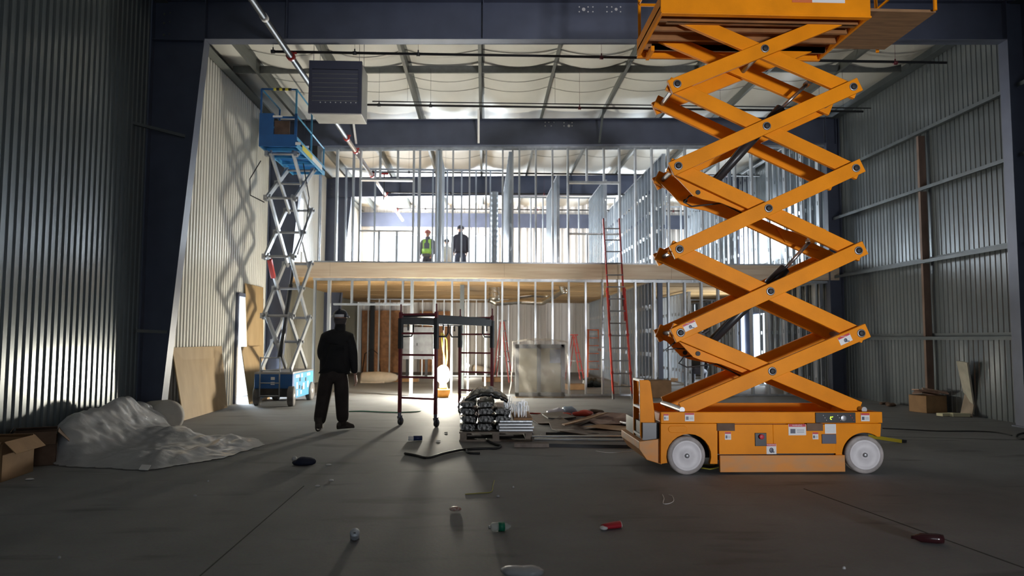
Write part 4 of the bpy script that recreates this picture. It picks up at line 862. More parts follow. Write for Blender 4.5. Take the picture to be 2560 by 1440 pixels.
def person(loc, rz, J, label, mtop, mleg, mboot, hat, s_=1.0, vest=None, curl=.5, patch=None, head_yaw=0, tilt=0, bulk=1.0):
    """J: joint positions, person faces +y; the scale and the joints set the pose"""
    r = None; body = MB()
    j = {k_: (Vector(v) if not isinstance(v, tuple) or len(v) == 3 else v) for k_, v in J.items()}
    g = lambda n_, rr: (tuple(j[n_]), rr)
    Js = {'pel': g('pel', (.13, .10)), 'waist': g('waist', (.125, .095)), 'chest': g('chest', (.155, .11)), 'neck': g('neck', .052), 'hb': g('hb', .05)}
    Es = [('pel', 'waist'), ('waist', 'chest'), ('chest', 'neck'), ('neck', 'hb')]
    for s2 in 'lr':
        for n_, rr in (('sh', .058), ('el', .042), ('wr', .026), ('hip', .085), ('kn', .058), ('an', .04)): Js[n_+s2] = g(n_+s2, rr)
        Es += [('chest', 'sh'+s2), ('sh'+s2, 'el'+s2), ('el'+s2, 'wr'+s2), ('pel', 'hip'+s2), ('hip'+s2, 'kn'+s2), ('kn'+s2, 'an'+s2)]
    mesh_to(body, skin_mesh(Js, Es)); head(body, j['head'], PI+head_yaw, tilt)
    for s2, sg in (('l', 1), ('r', -1)):
        d = j['wr'+s2]-j['el'+s2]; hand(body, j['wr'+s2]+d.normalized()*.02, d, -sg, (sg, .15, 0), 1.0, curl)
    r = body.build('person', M_skin); r.location = loc; r.rotation_euler = (0, 0, rz); r.scale = (s_, s_, s_); tag(r, label, 'person')
    sc = lambda n_, rr: (tuple(j[n_]), rr)
    TW = .185*bulk; t = {'waist': (tuple(j['waist']), (TW, .145)), 'hem': (tuple(j['waist']+Vector((0, 0, -.15))), (TW-.035, .13)), 'chest': (tuple(j['chest']), (.195*bulk, .145)), 'yoke': (tuple(j['chest'].lerp(j['neck'], .5)), (.13, .11)), 'collar': (tuple(j['neck'].lerp(j['hb'], .35)), .083)}
    e = [('waist', 'hem'), ('waist', 'chest'), ('chest', 'yoke'), ('yoke', 'collar')]
    for s2 in 'lr':
        t['sh'+s2] = sc('sh'+s2, .088*bulk); mid = j['sh'+s2].lerp(j['el'+s2], .5); t['ma'+s2] = (tuple(mid), .084*bulk); t['el'+s2] = sc('el'+s2, .072*bulk); t['wr'+s2] = (tuple(j['wr'+s2].lerp(j['el'+s2], .06)), .05)
        e += [('yoke', 'sh'+s2), ('sh'+s2, 'ma'+s2), ('ma'+s2, 'el'+s2), ('el'+s2, 'wr'+s2)]
    m = MB(); mesh_to(m, skin_mesh(t, e)); vs = []; k = 20; A_ = (j['shl']+j['shr'])/2
    rg = [(j['waist']+Vector((0, 0, -.20)), .195, .145), (j['waist'], .195, .15), (j['chest'], .208, .15), (A_+Vector((0, 0, -.03)), .200, .125), (A_+Vector((0, 0, .03)), .165, .105), (j['neck']+Vector((0, 0, -.03)), .10, .09)]
    for c, a_, b_ in rg:
        for i in range(k): t_ = 2*PI*i/k; vs.append(c+Vector((math.cos(t_)*a_*bulk, math.sin(t_)*b_, 0)))
    m.sflag = True; m.add(vs, [(i*k+q_, i*k+(q_+1) % k, (i+1)*k+(q_+1) % k, (i+1)*k+q_) for i in range(5) for q_ in range(k)]+[tuple(range(k))]); m.sflag = False
    m.tube([j['neck']+Vector((0, 0, -.05)), j['neck']+Vector((0, 0, .0)), j['hb']+Vector((0, .0, .02))], [.10, .088, .080], 16); jk = m.build('jacket', mtop, r)
    l = {'pel': (tuple(j['pel']), (.175*bulk, .135)), 'belt': (tuple(j['waist'].lerp(j['pel'], .4)), (.17, .13))}; e = [('pel', 'belt')]
    for s2 in 'lr':
        l['hip'+s2] = sc('hip'+s2, .118*bulk); l['kn'+s2] = sc('kn'+s2, .094*bulk); l['sn'+s2] = (tuple(j['kn'+s2].lerp(j['an'+s2], .55)), .088*bulk); l['an'+s2] = sc('an'+s2, .084*bulk)
        e += [('pel', 'hip'+s2), ('hip'+s2, 'kn'+s2), ('kn'+s2, 'sn'+s2), ('sn'+s2, 'an'+s2)]
    m = MB(); mesh_to(m, skin_mesh(l, e)); m.build('trousers', mleg, r)
    for s2 in 'lr':
        a = j['an'+s2]; td = j.get('toe'+s2, a+Vector((0, .18, 0)))-a; td.z = 0; td.normalize(); m = MB(); sd = Vector((td.y, -td.x, 0)); vs = []; k = 14
        for f_, zz, w_, h_ in ((-.09, .0, .03, .03), (-.085, 0, .043, .05), (-.03, 0, .046, .075), (.05, 0, .047, .06), (.12, 0, .052, .042), (.17, 0, .045, .034), (.19, 0, .02, .02)):
            c = a+td*f_; c.z = max(a.z-.085, 0)+h_
            for q_ in range(k): t_ = 2*PI*q_/k; vs.append(c+sd*math.cos(t_)*w_+Vector((0, 0, math.sin(t_)*h_)))
        m.sflag = True; m.add(vs, [(i*k+q_, i*k+(q_+1) % k, (i+1)*k+(q_+1) % k, (i+1)*k+q_) for i in range(6) for q_ in range(k)]); m.tube([a+Vector((0, -.01, -.04)), a+Vector((0, -.01, .12))], [.055, .06], 14); m.build('boot', mboot, r)
    if hat:
        hc = Vector(j['head'])+Vector((0, .0, .035)); m = MB(); n_ = 24; pr = [(-.012, .118), (0, .116), (.04, .112), (.08, .092), (.105, .058), (.117, .02), (.119, 0)]
        m.lathe(hc, (0, 0, 1), pr, n_); m.cbox(hc+Vector((0, .11, -.008)), (.17, .09, .008), (-.15, 0, 0)); m.bar(hc+Vector((0, -.09, .075)), hc+Vector((0, .09, .075)), .03, .09); hb = m.build('hard_hat', hat, r)
        if patch:
            m = MB()
            for i in range(8): t_ = -PI/2+(i-3.5)*.16; m.cbox(hc+Vector((math.cos(t_)*.119, math.sin(t_)*.119, .012)), (.021, .004, .04), (0, 0, t_+PI/2))
            m.build('reflective_strip', patch, hb)
            m = MB(); m.ball(hc+Vector((-.125, 0, -.0)), .02, 8, 6); m.ball(hc+Vector((.125, 0, -.0)), .02, 8, 6); m.build('clip', M_steel, hb)
            m = MB(); m.lathe(Vector(j['head'])+Vector((0, -.005, -.09)), (0, 0, 1), [(-.045, .066), (0, .078), (.05, .096), (.1, .1)], 16); m.build('liner', mat('hat_liner', (.06, .05, .05), .9), r)
    if vest:
        m = MB(); c = j['chest']
        for sg in (-1, 1): m.cbox(j['waist']+Vector((sg*.09, -.12, .12)), (.09, .05, .50)); m.cbox(j['waist']+Vector((sg*.09, .13, .12)), (.09, .05, .50))
        m.lathe(j['waist']+Vector((0, 0, -.1)), (0, 0, 1), [(0, .205), (.16, .205)], 20); v_ = m.build('safety_vest', vest, r)
        for v2 in v_.data.vertices: v2.co.y *= .85
    return r
M_jk = mat('black_jacket', (.008, .008, .010), .85, 0, .2, 10, bump=.5, bscale=7); M_tr = mat('brown_trousers', (.030, .022, .021), .85, 0, .3, 8, bump=.6, bscale=8); M_bt = mat('dusty_boot', (.06, .05, .045), .85, 0, .4, 10)
M_hat = mat('navy_hard_hat', (.012, .014, .026), .35)
PY = 11.2; c_ = at(843, 900, PY).x
def L3(px, py, dy=0.0): v = at(px, py, PY); return Vector((v.x-c_, dy, v.z))
J = dict(pel=Vector((-.04, 0, .90)), waist=L3(838, 902), chest=L3(843, 862), neck=L3(849, 826, .02), hb=L3(850, 814, .03), head=L3(850, 797, .035),
         shl=L3(814, 847), ell=L3(804, 888, -.01), wrl=L3(818, 918, .14), shr=L3(873, 847), elr=L3(882, 889, -.01), wrr=L3(887, 938, .03),
         hipl=Vector((-.15, 0, .82)), knl=Vector((-.20, .0, .46)), anl=Vector((-.225, -.14, .10)), hipr=Vector((.07, 0, .82)), knr=Vector((.075, .04, .47)), anr=Vector((.085, .10, .10)),
         toer=Vector((.30, .26, .1)), toel=Vector((-.25, .2, .1)))
person((c_, PY, 0), 0, J, 'person in black jacket, brown trousers and navy hard hat standing with back to us', M_jk, M_tr, M_bt, M_hat, patch=mat('grey_reflective', (.55, .55, .58), .4), bulk=1.2)
ST = dict(pel=Vector((0, 0, .95)), waist=Vector((0, 0, 1.10)), chest=Vector((0, 0, 1.33)), neck=Vector((0, .01, 1.50)), hb=Vector((0, .02, 1.56)), head=Vector((0, .03, 1.66)),
          shl=Vector((-.19, 0, 1.42)), ell=Vector((-.25, .0, 1.13)), wrl=Vector((-.2, .15, .95)), shr=Vector((.19, 0, 1.42)), elr=Vector((.25, .0, 1.13)), wrr=Vector((.22, .12, .93)),
          hipl=Vector((-.09, 0, .88)), knl=Vector((-.11, .02, .49)), anl=Vector((-.12, 0, .10)), hipr=Vector((.09, 0, .88)), knr=Vector((.11, .02, .49)), anr=Vector((.12, 0, .10)))
M_vest = mat('lime_vest', (.35, .62, .12), .6); M_dk = mat('dark_coat', (.05, .05, .07), .8); M_gr = mat('grey_sleeves', (.12, .13, .15), .8); M_wsh = mat('white_shirt', (.75, .76, .74), .7)
v = at(1069, 640, 24.6); person((v.x, 24.6, ZF), PI*.95, ST, 'person in lime safety vest and reddish hat standing on the upper floor', M_gr, M_dk, M_bt, mat('reddish_hat', (.35, .12, .10), .5), 1.02, M_vest)
v = at(1151, 640, 23.6); person((v.x, 23.6, ZF), .15, ST, 'person in long dark coat standing on the upper floor', M_dk, mat('blue_grey_trousers', (.07, .08, .12), .8), M_bt, M_dk, 1.03)
v = at(1117, 640, 25.2); person((v.x, 25.2, ZF), .6, ST, 'shorter person in white top and black cap on the upper floor', M_wsh, M_dk, M_bt, M_blacks, .90)
CR = dict(pel=Vector((0, -.05, .48)), waist=Vector((0, .05, .62)), chest=Vector((0, .2, .80)), neck=Vector((0, .32, .92)), hb=Vector((0, .36, .96)), head=Vector((0, .42, 1.04)),
          shl=Vector((-.18, .25, .86)), ell=Vector((-.24, .38, .62)), wrl=Vector((-.15, .55, .45)), shr=Vector((.18, .25, .86)), elr=Vector((.26, .36, .6)), wrr=Vector((.2, .55, .45)),
          hipl=Vector((-.1, -.05, .45)), knl=Vector((-.2, .32, .42)), anl=Vector((-.17, .02, .10)), hipr=Vector((.1, -.05, .45)), knr=Vector((.2, .32, .42)), anr=Vector((.17, .02, .10)))
v = gr(1745, 962); person((v.x, v.y, 0), -.4, CR, 'person in dark clothes crouching behind the studs under the orange lift arms', M_jk, M_dk, M_bt, M_dk, .95)
# ------------------------------------------------------------------ plywood boards against the left wall
def board(name, quad, th, m_, label, cat='board'):
    a, b, c, d = (Vector(v) for v in quad); n = (b-a).cross(d-a).normalized()*th; mb = MB(); mb.add([a, b, c, d, a+n, b+n, c+n, d+n], [(0, 1, 2, 3), (7, 6, 5, 4), (0, 4, 5, 1), (1, 5, 6, 2), (2, 6, 7, 3), (3, 7, 4, 0)])
    return tag(mb.build(name, m_, None, a), label, cat)
b0, b1 = gr(457, 1052), gr(566, 1019)
board('plywood_sheet', [b0, b1, at(543, 867, 14.5)*1 if False else Vector((-5.32, b1.y-.10, 1.24)), Vector((-5.32, b0.y-.05, 1.24))], .018, M_ply, 'large plywood sheet leaning on the left wall beside the nearest steel column')
board('plywood_sheet', [(-5.02, 15.75, 0), (-4.98, 17.1, 0), (-5.20, 17.1, 1.22), (-5.20, 15.68, 1.22)], .018, M_ply, 'small plywood sheet leaning over the bottom of the left doorway behind the blue lift')
board('plywood_sheet', [(-5.26, 16.30, .9), (-5.26, 17.45, .9), (-5.31, 17.45, 2.62), (-5.31, 16.15, 2.62)], .015, M_ply, 'upright plywood sheet covering the upper part of the left doorway')
board('corner_board', [(-5.02, 11.52-.26, 0), (-4.99, 11.30, 0), (-5.0+.27, 11.3, 4.0), (-5.03+.27, 11.24, 4.0)], .01, M_purlin, 'x') if False else None
# ------------------------------------------------------------------ plastic heap, roll and boxes on the left
from mathutils import noise as NZ
def sheet_heap(name, poly, hfun, m_, label, cat, res=.07, amp=.03, seed=0.0, sl=0):
    xs_ = [p[0] for p in poly]; ys_ = [p[1] for p in poly]; x0, x1, y0, y1 = min(xs_), max(xs_), min(ys_), max(ys_); idx = {}; mb = MB(); vs = []; fs = []
    def ins(x, y):
        c = False; n = len(poly)
        for i in range(n):
            (ax, ay), (bx, by) = poly[i], poly[(i+1) % n]
            if (ay > y) != (by > y) and x < (bx-ax)*(y-ay)/(by-ay)+ax: c = not c
        return c
    def edge(x, y):
        d = 9
        for i in range(len(poly)):
            a = Vector((*poly[i],)); b = Vector((*poly[(i+1) % len(poly)],)); p = Vector((x, y)); t = max(0, min(1, (p-a).dot(b-a)/max((b-a).length_squared, 1e-9))); d = min(d, (p-(a+(b-a)*t)).length)
        return d
    def vert(i, j):
        if (i, j) in idx: return idx[(i, j)]
        x = x0+i*res; y = y0+j*res; n1 = NZ.noise((x*1.7+seed, y*1.7, seed)); n2 = abs(NZ.noise((x*4+seed, y*4-n1*2, 1))); n3 = NZ.noise((x*11, y*11, 2+seed)); e_ = min(1, edge(x, y)/.25)
        z = .006+e_*(hfun(x, y)*(1+.25*n1)+amp*(1.6*n2+.5*n3+.6)); idx[(i, j)] = len(vs); vs.append((x+.03*n3, y+.03*n1, max(z, .004))); return idx[(i, j)]
    for i in range(int((x1-x0)/res)+1):
        for j in range(int((y1-y0)/res)+1):
            if ins(x0+(i+.5)*res, y0+(j+.5)*res): fs.append((vert(i, j), vert(i+1, j), vert(i+1, j+1), vert(i, j+1)))
    mb.sflag = True; mb.add(vs, fs); o = mb.build(name, m_, None, (sum(xs_)/len(xs_), sum(ys_)/len(ys_), 0)); s2 = o.modifiers.new('s', 'SUBSURF'); s2.levels = s2.render_levels = 1
    return tag(o, label, cat)
pl = [gr(*p) for p in ((95, 1160), (170, 1168), (250, 1172), (370, 1178), (478, 1160), (560, 1146), (662, 1113), (640, 1098), (575, 1092), (520, 1104), (470, 1092), (440, 1082))]
poly = [(p.x, p.y) for p in pl]+[(-4.85, 11.0), (-5.28, 10.9), (-5.28, 8.75)]
def hh(x, y):
    rid = math.exp(-((x+4.95)/.36)**2)*min(1, max(0, (y-7.7)/1.3))*.47
    low = .15*math.exp(-((x+4.1)/.5)**2-((y-9.9)/.7)**2)+.07*math.exp(-((x+3.8)/.4)**2-((y-8.6)/.4)**2)
    return rid+low
sheet_heap('plastic_sheeting', poly, hh, M_film, 'heap of crumpled grey-white plastic sheeting on the floor along the left wall', 'sheeting', .05, .055)
pl2 = [gr(*p) for p in ((140, 1150), (250, 1168), (365, 1174), (472, 1158), (400, 1130), (330, 1120), (250, 1118), (190, 1125))]
m = MB(); a, b = gr(355, 1172, .05), gr(368, 1166, .05)
for (x, y, x2, y2) in ((278, 1106, 292, 1116), (352, 1164, 372, 1173)):
    a, b = gr(x, y2, .05), gr(x2, y, .05); m = MB(); m.cbox((a+b)/2+Vector((0, 0, .0)), (.09, .11, .006), (.3, .1, .2)); tag(m.build('paper_label', M_white, None, (a+b)/2), 'white paper label on the plastic sheeting, %s one' % ('upper' if y < 1120 else 'lower'), 'label')
c = at(404, 1040, 10.9); c.z = .245
M_roll = mat('white_foam_roll', (.50, .48, .45), .75, 0, .1, 8, bump=.4, bscale=6)
m = MB(); ax = Vector((.75, -.65, .08)).normalized(); m.lathe(c-ax*.3, ax, [(0, .22), (.02, .24), (.45, .245), (.52, .235), (.55, .18), (.56, .02)], 36); ro = m.build('plastic_roll', M_roll, None, (c.x, c.y, 0)); tag(ro, 'round end of a pale plastic roll at the foot of the nearest column', 'roll')
def carton(loc, sx, sy, sz, rz, label, m_=M_card, flaps=True, tilt=0):
    r = root('cardboard_box', loc, label, 'box', None, rz); m = MB(); t = .008
    m.box(-sx/2, sx/2, -sy/2, sy/2, 0, t); m.box(-sx/2, -sx/2+t, -sy/2, sy/2, 0, sz); m.box(sx/2-t, sx/2, -sy/2, sy/2, 0, sz); m.box(-sx/2, sx/2, -sy/2, -sy/2+t, 0, sz); m.box(-sx/2, sx/2, sy/2-t, sy/2, 0, sz); m.build('box_body', m_, r)
    if flaps:
        for (cx, cy, w_, d_, rx, ry) in ((0, -sy/2-.06, sx*.96, .16, .9, 0), (0, sy/2+.05, sx*.96, .16, -.7, 0), (sx/2+.06, 0, .16, sy*.96, 0, .8), (-sx/2-.05, 0, .16, sy*.96, 0, -1.0)):
            m = MB(); m.cbox((cx, cy, sz-.035 if rx > 0 or ry > 0 else sz-.02), (w_, d_, .006), (rx, ry, 0)); m.build('flap', m_, r)
    else: m = MB(); m.box(-sx/2, sx/2, -sy/2, sy/2, sz-t, sz); m.build('lid', m_, r)
    return r
carton((-4.97, 7.55, 0), .55, .60, .36, .1, 'open brown cardboard box at the left edge of the picture', M_card)
carton((-5.02, 8.38, 0), .42, .5, .34, .5, 'dark brown cardboard box beside the left wall, behind the one at the picture edge', M_cardd)
# ------------------------------------------------------------------ right side boxes and boards
v = gr(2318, 1034); carton((v.x+.22, 13.95, 0), .50, .42, .33, .25, 'brown cardboard box with clutter on top near the right wall post', M_card, False)
m = MB(); random.seed(5)
for i in range(7): m.cbox((v.x+.05+random.random()*.4, 13.8+random.random()*.3, .355+i*.012), (.25+random.random()*.2, .12+random.random()*.1, .02), (random.uniform(-.15, .15), random.uniform(-.2, .2), random.uniform(-1, 1)))
tag(m.build('wood_scraps', mat('pinkish_scrap', (.40, .26, .20), .8, 0, .3, 8), None, (v.x+.2, 13.95, .34)), 'pinkish scraps of wood and paper on the brown box by the right wall', 'scraps', kind='stuff')
m = MB(); m.cbox((8.62, 13.2, .03), (.36, .14, .05), (0, 0, .25)); tag(m.build('foam_block', mat('pale_foam', (.62, .60, .42), .8), None, (8.62, 13.2, 0)), 'pale yellow foam offcut on the floor between box and leaning boards', 'offcut')
m = MB(); m.cbox((8.76, 13.05, .035), (.3, .12, .06), (0, 0, -.1)); tag(m.build('foam_block', MATS['pale_foam'], None, (8.72, 13.0, 0)), 'smaller pale foam offcut in front of the yellow one near the leaning boards', 'offcut')
M_plk = mat('grey_plank', (.40, .33, .26), .75, 0, .3, 5, stretch=(1, 1, .3)); M_plk2 = mat('pale_plank', (.46, .44, .37), .75, 0, .2, 5)
a = gr(2402, 1040); b = gr(2432, 1043)
board('leaning_board', [a, b, at(2443, 972, 13.25), at(2417, 971, 13.4)], .03, M_plk, 'short brownish board in front of the tall pale one leaning on the right wall')
a2 = gr(2425, 1035); b2 = gr(2442, 1041)
board('leaning_board', [a2, b2, Vector((8.90, 12.95, 1.0)), Vector((8.90, 13.25, 1.02))], .03, M_plk2, 'tall pale board leaning against the right wall')
m = MB(); random.seed(2)
for i in range(16): m.ball((8.7+random.uniform(-.12, .12), 15.3+random.uniform(-.25, .25), .03), .05, 6, 4, (1.2, 1.2, .6))
tag(m.build('dark_debris', M_cardd, None, (8.7, 15.3, 0)), 'small dark clump of debris at the foot of the right wall', 'debris', kind='stuff')
M_cable = mat('black_cable', (.012, .012, .013), .6)
def cable(name, pts, rr, m_, label, cat='cable'):
    P_ = [gr(*p)+Vector((0, 0, rr)) for p in pts]; o_ = []
    for i in range(len(P_)-1):
        p0, p1, p2, p3 = P_[max(i-1, 0)], P_[i], P_[i+1], P_[min(i+2, len(P_)-1)]
        for k in range(5): t = k/5; o_.append(((p1*2)+(p2-p0)*t+(p0*2-p1*5+p2*4-p3)*t*t+(p1*3-p0-p2*3+p3)*t**3)*.5)
    o_.append(P_[-1]); m = MB(); m.tube(o_, rr, 6); return tag(m.build(name, m_, None, o_[0]), label, cat)
cable('power_cable', [(2206, 1072), (2270, 1075), (2350, 1079), (2430, 1079), (2490, 1082), (2530, 1090)], .008, M_cable, 'thin black cable running along the floor towards the right edge')
cable('cable_coil', [(2560, 1084), (2545, 1088), (2542, 1096), (2558, 1100), (2575, 1098), (2590, 1090), (2575, 1084), (2556, 1085)], .012, M_cable, 'coiled end of black cable at the right edge of the picture')
cable('rubber_hose', [(1012, 1137), (1040, 1142), (1070, 1148), (1110, 1137), (1160, 1127), (1215, 1124), (1240, 1124), (1252, 1118), (1236, 1113), (1222, 1106), (1216, 1101)], .016, M_cable, 'black rubber hose lying on the floor in front of the pallet')
cable('hose_end', [(1166, 1127), (1172, 1135), (1200, 1136)], .014, M_cable, 'short stub of black hose lying beside the long black hose')
cable('string', [(870, 1030), (905, 1029), (950, 1031), (1000, 1032), (1045, 1030), (1052, 1026)], .010, mat('green_string', (.03, .20, .12), .6), 'green strap on the floor behind the standing person', 'strap')
cable('yellow_strip', [(1163, 1237), (1200, 1234), (1228, 1231), (1232, 1217), (1236, 1202)], .005, mat('dull_yellow', (.42, .38, .10), .6), 'bent yellow strip lying on the open floor', 'strip')
cable('white_wire', [(1656, 1237), (1660, 1247), (1658, 1259), (1671, 1260), (1684, 1253), (1681, 1241), (1672, 1238)], .003, M_white, 'small loop of white wire on the floor left of the orange lift', 'wire')
cable('string', [(1490, 1128), (1520, 1132), (1550, 1131), (1585, 1128)], .003, M_white, 'thin white string on the floor before the long bars', 'string')
# ------------------------------------------------------------------ pallet with bundles
PO = (.17, 10.6, 0); r = root('pallet', PO, 'grey wooden pallet under the black bundles in the middle of the floor', 'pallet')
M_pal = mat('grey_pallet_wood', (.20, .17, .14), .8, 0, .3, 8, stretch=(1, 6, 1))
for i in range(5): m = MB(); y = 10.0+i*.27; m.box(-.33, .67, y, y+.1, .11, .13); m.build('deck_board', M_pal, r, PO)
for x in (-.32, .13, .58): m = MB(); m.box(x, x+.09, 10.0, 11.18, .022, .11); m.build('stringer', M_pal, r, PO)
for y in (10.0, 10.55, 11.08): m = MB(); m.box(-.33, .67, y, y+.1, 0, .022); m.build('bottom_board', M_pal, r, PO)
M_bun = mat('black_glossy_bundle', (.025, .027, .027), .18, .1, .4, 12, bump=1.0, bscale=16)
def bundle(x, y, z, sx, sy, sz, lab, rr=0):
    m = MB(); nx, ny = 9, 7; random.seed(int(x*100+z*1000)); n_ = 14; vs = []; fs = []
    for i in range(7):
        yy = -sy/2+sy*i/6; e_ = .82 if i in (0, 6) else 1
        for j_ in range(n_):
            t = 2*PI*j_/n_; cx, cz = math.cos(t), math.sin(t); k_ = (abs(cx)**4+abs(cz)**4)**-.25; q_ = 1+.06*random.uniform(-1, 1); vs.append((cx*k_*sx/2*e_*q_, yy, cz*k_*sz/2*e_*q_))
    for i in range(6):
        for j_ in range(n_): fs.append((i*n_+j_, i*n_+(j_+1) % n_, (i+1)*n_+(j_+1) % n_, (i+1)*n_+j_))
    fs += [tuple(range(n_)), tuple(range(6*n_, 7*n_))]; m.add(vs, fs); m.sflag = False
    o = m.build('black_bundle', M_bun); o.location = (x, y, z+sz/2); o.rotation_euler = (0, rr, 0); return tag(o, lab, 'bundle', 'black bundles on the pallet')
cols = ((-.21, .24, 'left'), (.035, .25, 'middle'), (.27, .24, 'right'))
rows = ((.13, .115, 'bottom row'), (.245, .11, 'second row'), (.355, .10, 'third row'), (.455, .085, 'top row'))
for cx, w_, cn in cols:
    for rz_, h_, rn in rows:
        if cn == 'right' and rn == 'top row': continue
        bundle(cx+random.uniform(-.012, .012), 10.55, rz_, w_, 1.02, h_*.98, 'glossy black bundle on the pallet, %s column, %s' % (cn, rn), random.uniform(-.07, .07))
m = MB(); m.sflag = True; random.seed(3); n_ = 30; k_ = 14; vs = []
for i in range(k_):
    v_ = i/(k_-1)
    for j in range(n_+1):
        u = j/n_; x = -.27+.62*u; y = 10.25+.75*v_; h_ = .545+.17*math.sin(PI*min(1, max(0, u*1.02)))**.8*math.sin(PI*(.18+.7*v_))+.03*NZ.noise((u*9, v_*7, 1))+.02*NZ.noise((u*20, v_*15, 3)); vs.append((x, y, h_))
    
m.add(vs, [(i*(n_+1)+j, i*(n_+1)+j+1, (i+1)*(n_+1)+j+1, (i+1)*(n_+1)+j) for i in range(k_-1) for j in range(n_)])
o = m.build('black_plastic_cover', M_blkfilm, None, (.05, 10.6, .55)); s2 = o.modifiers.new('s', 'SOLIDIFY'); s2.thickness = .05; s2.offset = -1; tag(o, 'crumpled black plastic bag heaped on top of the black bundles', 'bag')
m = MB(); random.seed(9)
for i in range(36):
    x = .30+random.random()*.34; y = 10.15+random.random()*.8; h_ = .12+random.random()*.12; z0 = .30
    m.bar((x, y, z0), (x+random.uniform(-.01, .01), y, z0+h_), .008, .008); m.bar((x, y, z0+h_), (x+.035, y, z0+h_), .008, .008); m.bar((x+.035, y, z0+h_), (x+.035, y, z0+h_*.6), .008, .008)
tag(m.build('metal_brackets', M_chrome, None, (.47, 10.5, .3)), 'tangle of small shiny metal brackets at the right of the black bundles', 'brackets', kind='stuff')
for i, (z, dx, w_) in enumerate(((.135, .02, .47), (.175, .04, .48), (.215, .0, .47), (.255, .02, .46))):
    m = MB(); x = .40+dx*.5; m.box(x-w_/2+.04, x+w_/2+.04, 10.0, 11.0, z, z+.030); o = m.build('steel_channel', M_galv if i == 3 else mat('white_metal', (.66, .70, .74), .3, .3), None, (x, 10.5, z), bevel=.006)
    tag(o, ['lowest', 'second lowest', 'second highest', 'topmost'][i]+' bright white metal length stacked at the right corner of the pallet', 'metal length', 'bright lengths on the pallet')
m = MB(); m.box(.42, .68, 10.05, 11.0, .287, .31); tag(m.build('cardboard_sheet', M_card, None, (.5, 10.5, .29)), 'brown card under the shiny brackets on the pallet', 'card')
# ------------------------------------------------------------------ debris right of the pallet
def flat(name, pts, z, th, m_, label, cat, curl=.0):
    P_ = [gr(*p, z) for p in pts]; n = len(P_); mb = MB(); c = sum(P_, Vector())/n; vs = []
    for lay in (0, 1):
        for i, p in enumerate(P_): vs.append(p+Vector((0, 0, lay*th+(curl if i % 2 else 0))))
    vs += [c, c+Vector((0, 0, th))]; fs = []
    for i in range(n): j = (i+1) % n; fs += [(i, j, 2*n), (n+j, n+i, 2*n+1), (i, n+i, n+j, j)]
    mb.add(vs, fs); return tag(mb.build(name, m_, None, (c.x, c.y, z)), label, cat)
M_brn = mat('dark_brown_paper', (.10, .066, .052), .85, 0, .3, 6, bump=.5, bscale=5); M_rbr = mat('reddish_brown_paper', (.20, .11, .085), .85, 0, .4, 7, bump=.5, bscale=5)
flat('paper_sheet', [(1318, 1042), (1366, 1036), (1430, 1040), (1475, 1056), (1440, 1068), (1395, 1062), (1345, 1060)], .012, .012, M_brn, 'dark brown paper sheet nearest the pallet on the floor', 'sheet', .02)
flat('paper_sheet', [(1372, 1056), (1400, 1050), (1440, 1066), (1490, 1080), (1585, 1083), (1592, 1093), (1500, 1094), (1400, 1088), (1380, 1074)], .035, .012, M_brn, 'long curled dark brown sheet in front of the chrome pipes', 'sheet', .05)
flat('paper_sheet', [(1455, 1048), (1500, 1034), (1560, 1034), (1598, 1044), (1596, 1062), (1540, 1064), (1490, 1062)], .012, .010, M_rbr, 'reddish brown torn sheet beside the orange lift ladder', 'sheet', .02)
flat('paper_sheet', [(1355, 1037), (1400, 1034), (1440, 1045), (1400, 1052), (1370, 1047)], .05, .02, M_blacks, 'small black folded sheet lying on the brown papers', 'sheet', .02)
flat('paper_sheet', [(1450, 1068), (1500, 1064), (1590, 1068), (1594, 1078), (1520, 1080), (1470, 1078)], .02, .008, M_card, 'tan flattened card left of the orange lift ladder', 'card', .015)
flat('plank', [(1405, 1062), (1470, 1044), (1500, 1036), (1520, 1034), (1476, 1048), (1412, 1066)], .07, .015, M_card, 'narrow tan strip lying slantwise on the brown papers', 'strip', .01)
def crumple(c, sx, sy, sz, m_, name, label, cat, seed=1):
    m = MB(); m.ball(c, 1, 16, 10, (sx, sy, sz))
    for v in m.v: d = v-Vector(c); f_ = 1+.5*NZ.noise((d.x*9+seed, d.y*9, d.z*9)); v.x = c[0]+d.x*f_; v.y = c[1]+d.y*f_; v.z = max(.004, c[2]+d.z*f_)
    return tag(m.build(name, m_, None, (c[0], c[1], 0)), label, cat)
M_rcl = mat('red_cloth', (.52, .06, .04), .7); M_bcl = mat('pale_blue_plastic', (.32, .45, .62), .5)
g = gr(1400, 1036); crumple((g.x-.03, g.y, .05), .20, .16, .06, mat('pale_lilac_plastic', (.45, .46, .56), .5), 'plastic_bag', 'pale lilac plastic bag among the debris right of the pallet', 'bag', 2)
g = gr(1422, 1036); crumple((g.x, g.y-.1, .09), .13, .10, .07, M_bcl, 'plastic_bag', 'light blue crumpled bag among the debris right of the pallet', 'bag', 3)
g = gr(1416, 1042); crumple((g.x, g.y-.15, .05), .09, .08, .05, M_rcl, 'red_rag', 'red rag touching the light blue bag', 'rag', 4)
g = gr(1458, 1040); crumple((g.x, g.y, .05), .17, .14, .05, M_rcl, 'red_rag', 'larger red rag right of the light blue bag', 'rag', 5)
g = gr(1488, 1034); crumple((g.x, g.y, .04), .16, .08, .04, M_brn, 'brown_cloth', 'dark brown cloth behind the larger red rag', 'cloth', 6)
def rod(name, p, q, rr, m_, label, cat='pipe', z=None, box=False):
    z = rr if z is None else z; a, b = gr(*p), gr(*q); a.z = b.z = z; m = MB()
    if box: m.bar(a, b, rr*2, rr*2)
    else: m.cyl(a, b, rr, 12)
    return tag(m.build(name, m_, None, a), label, cat)
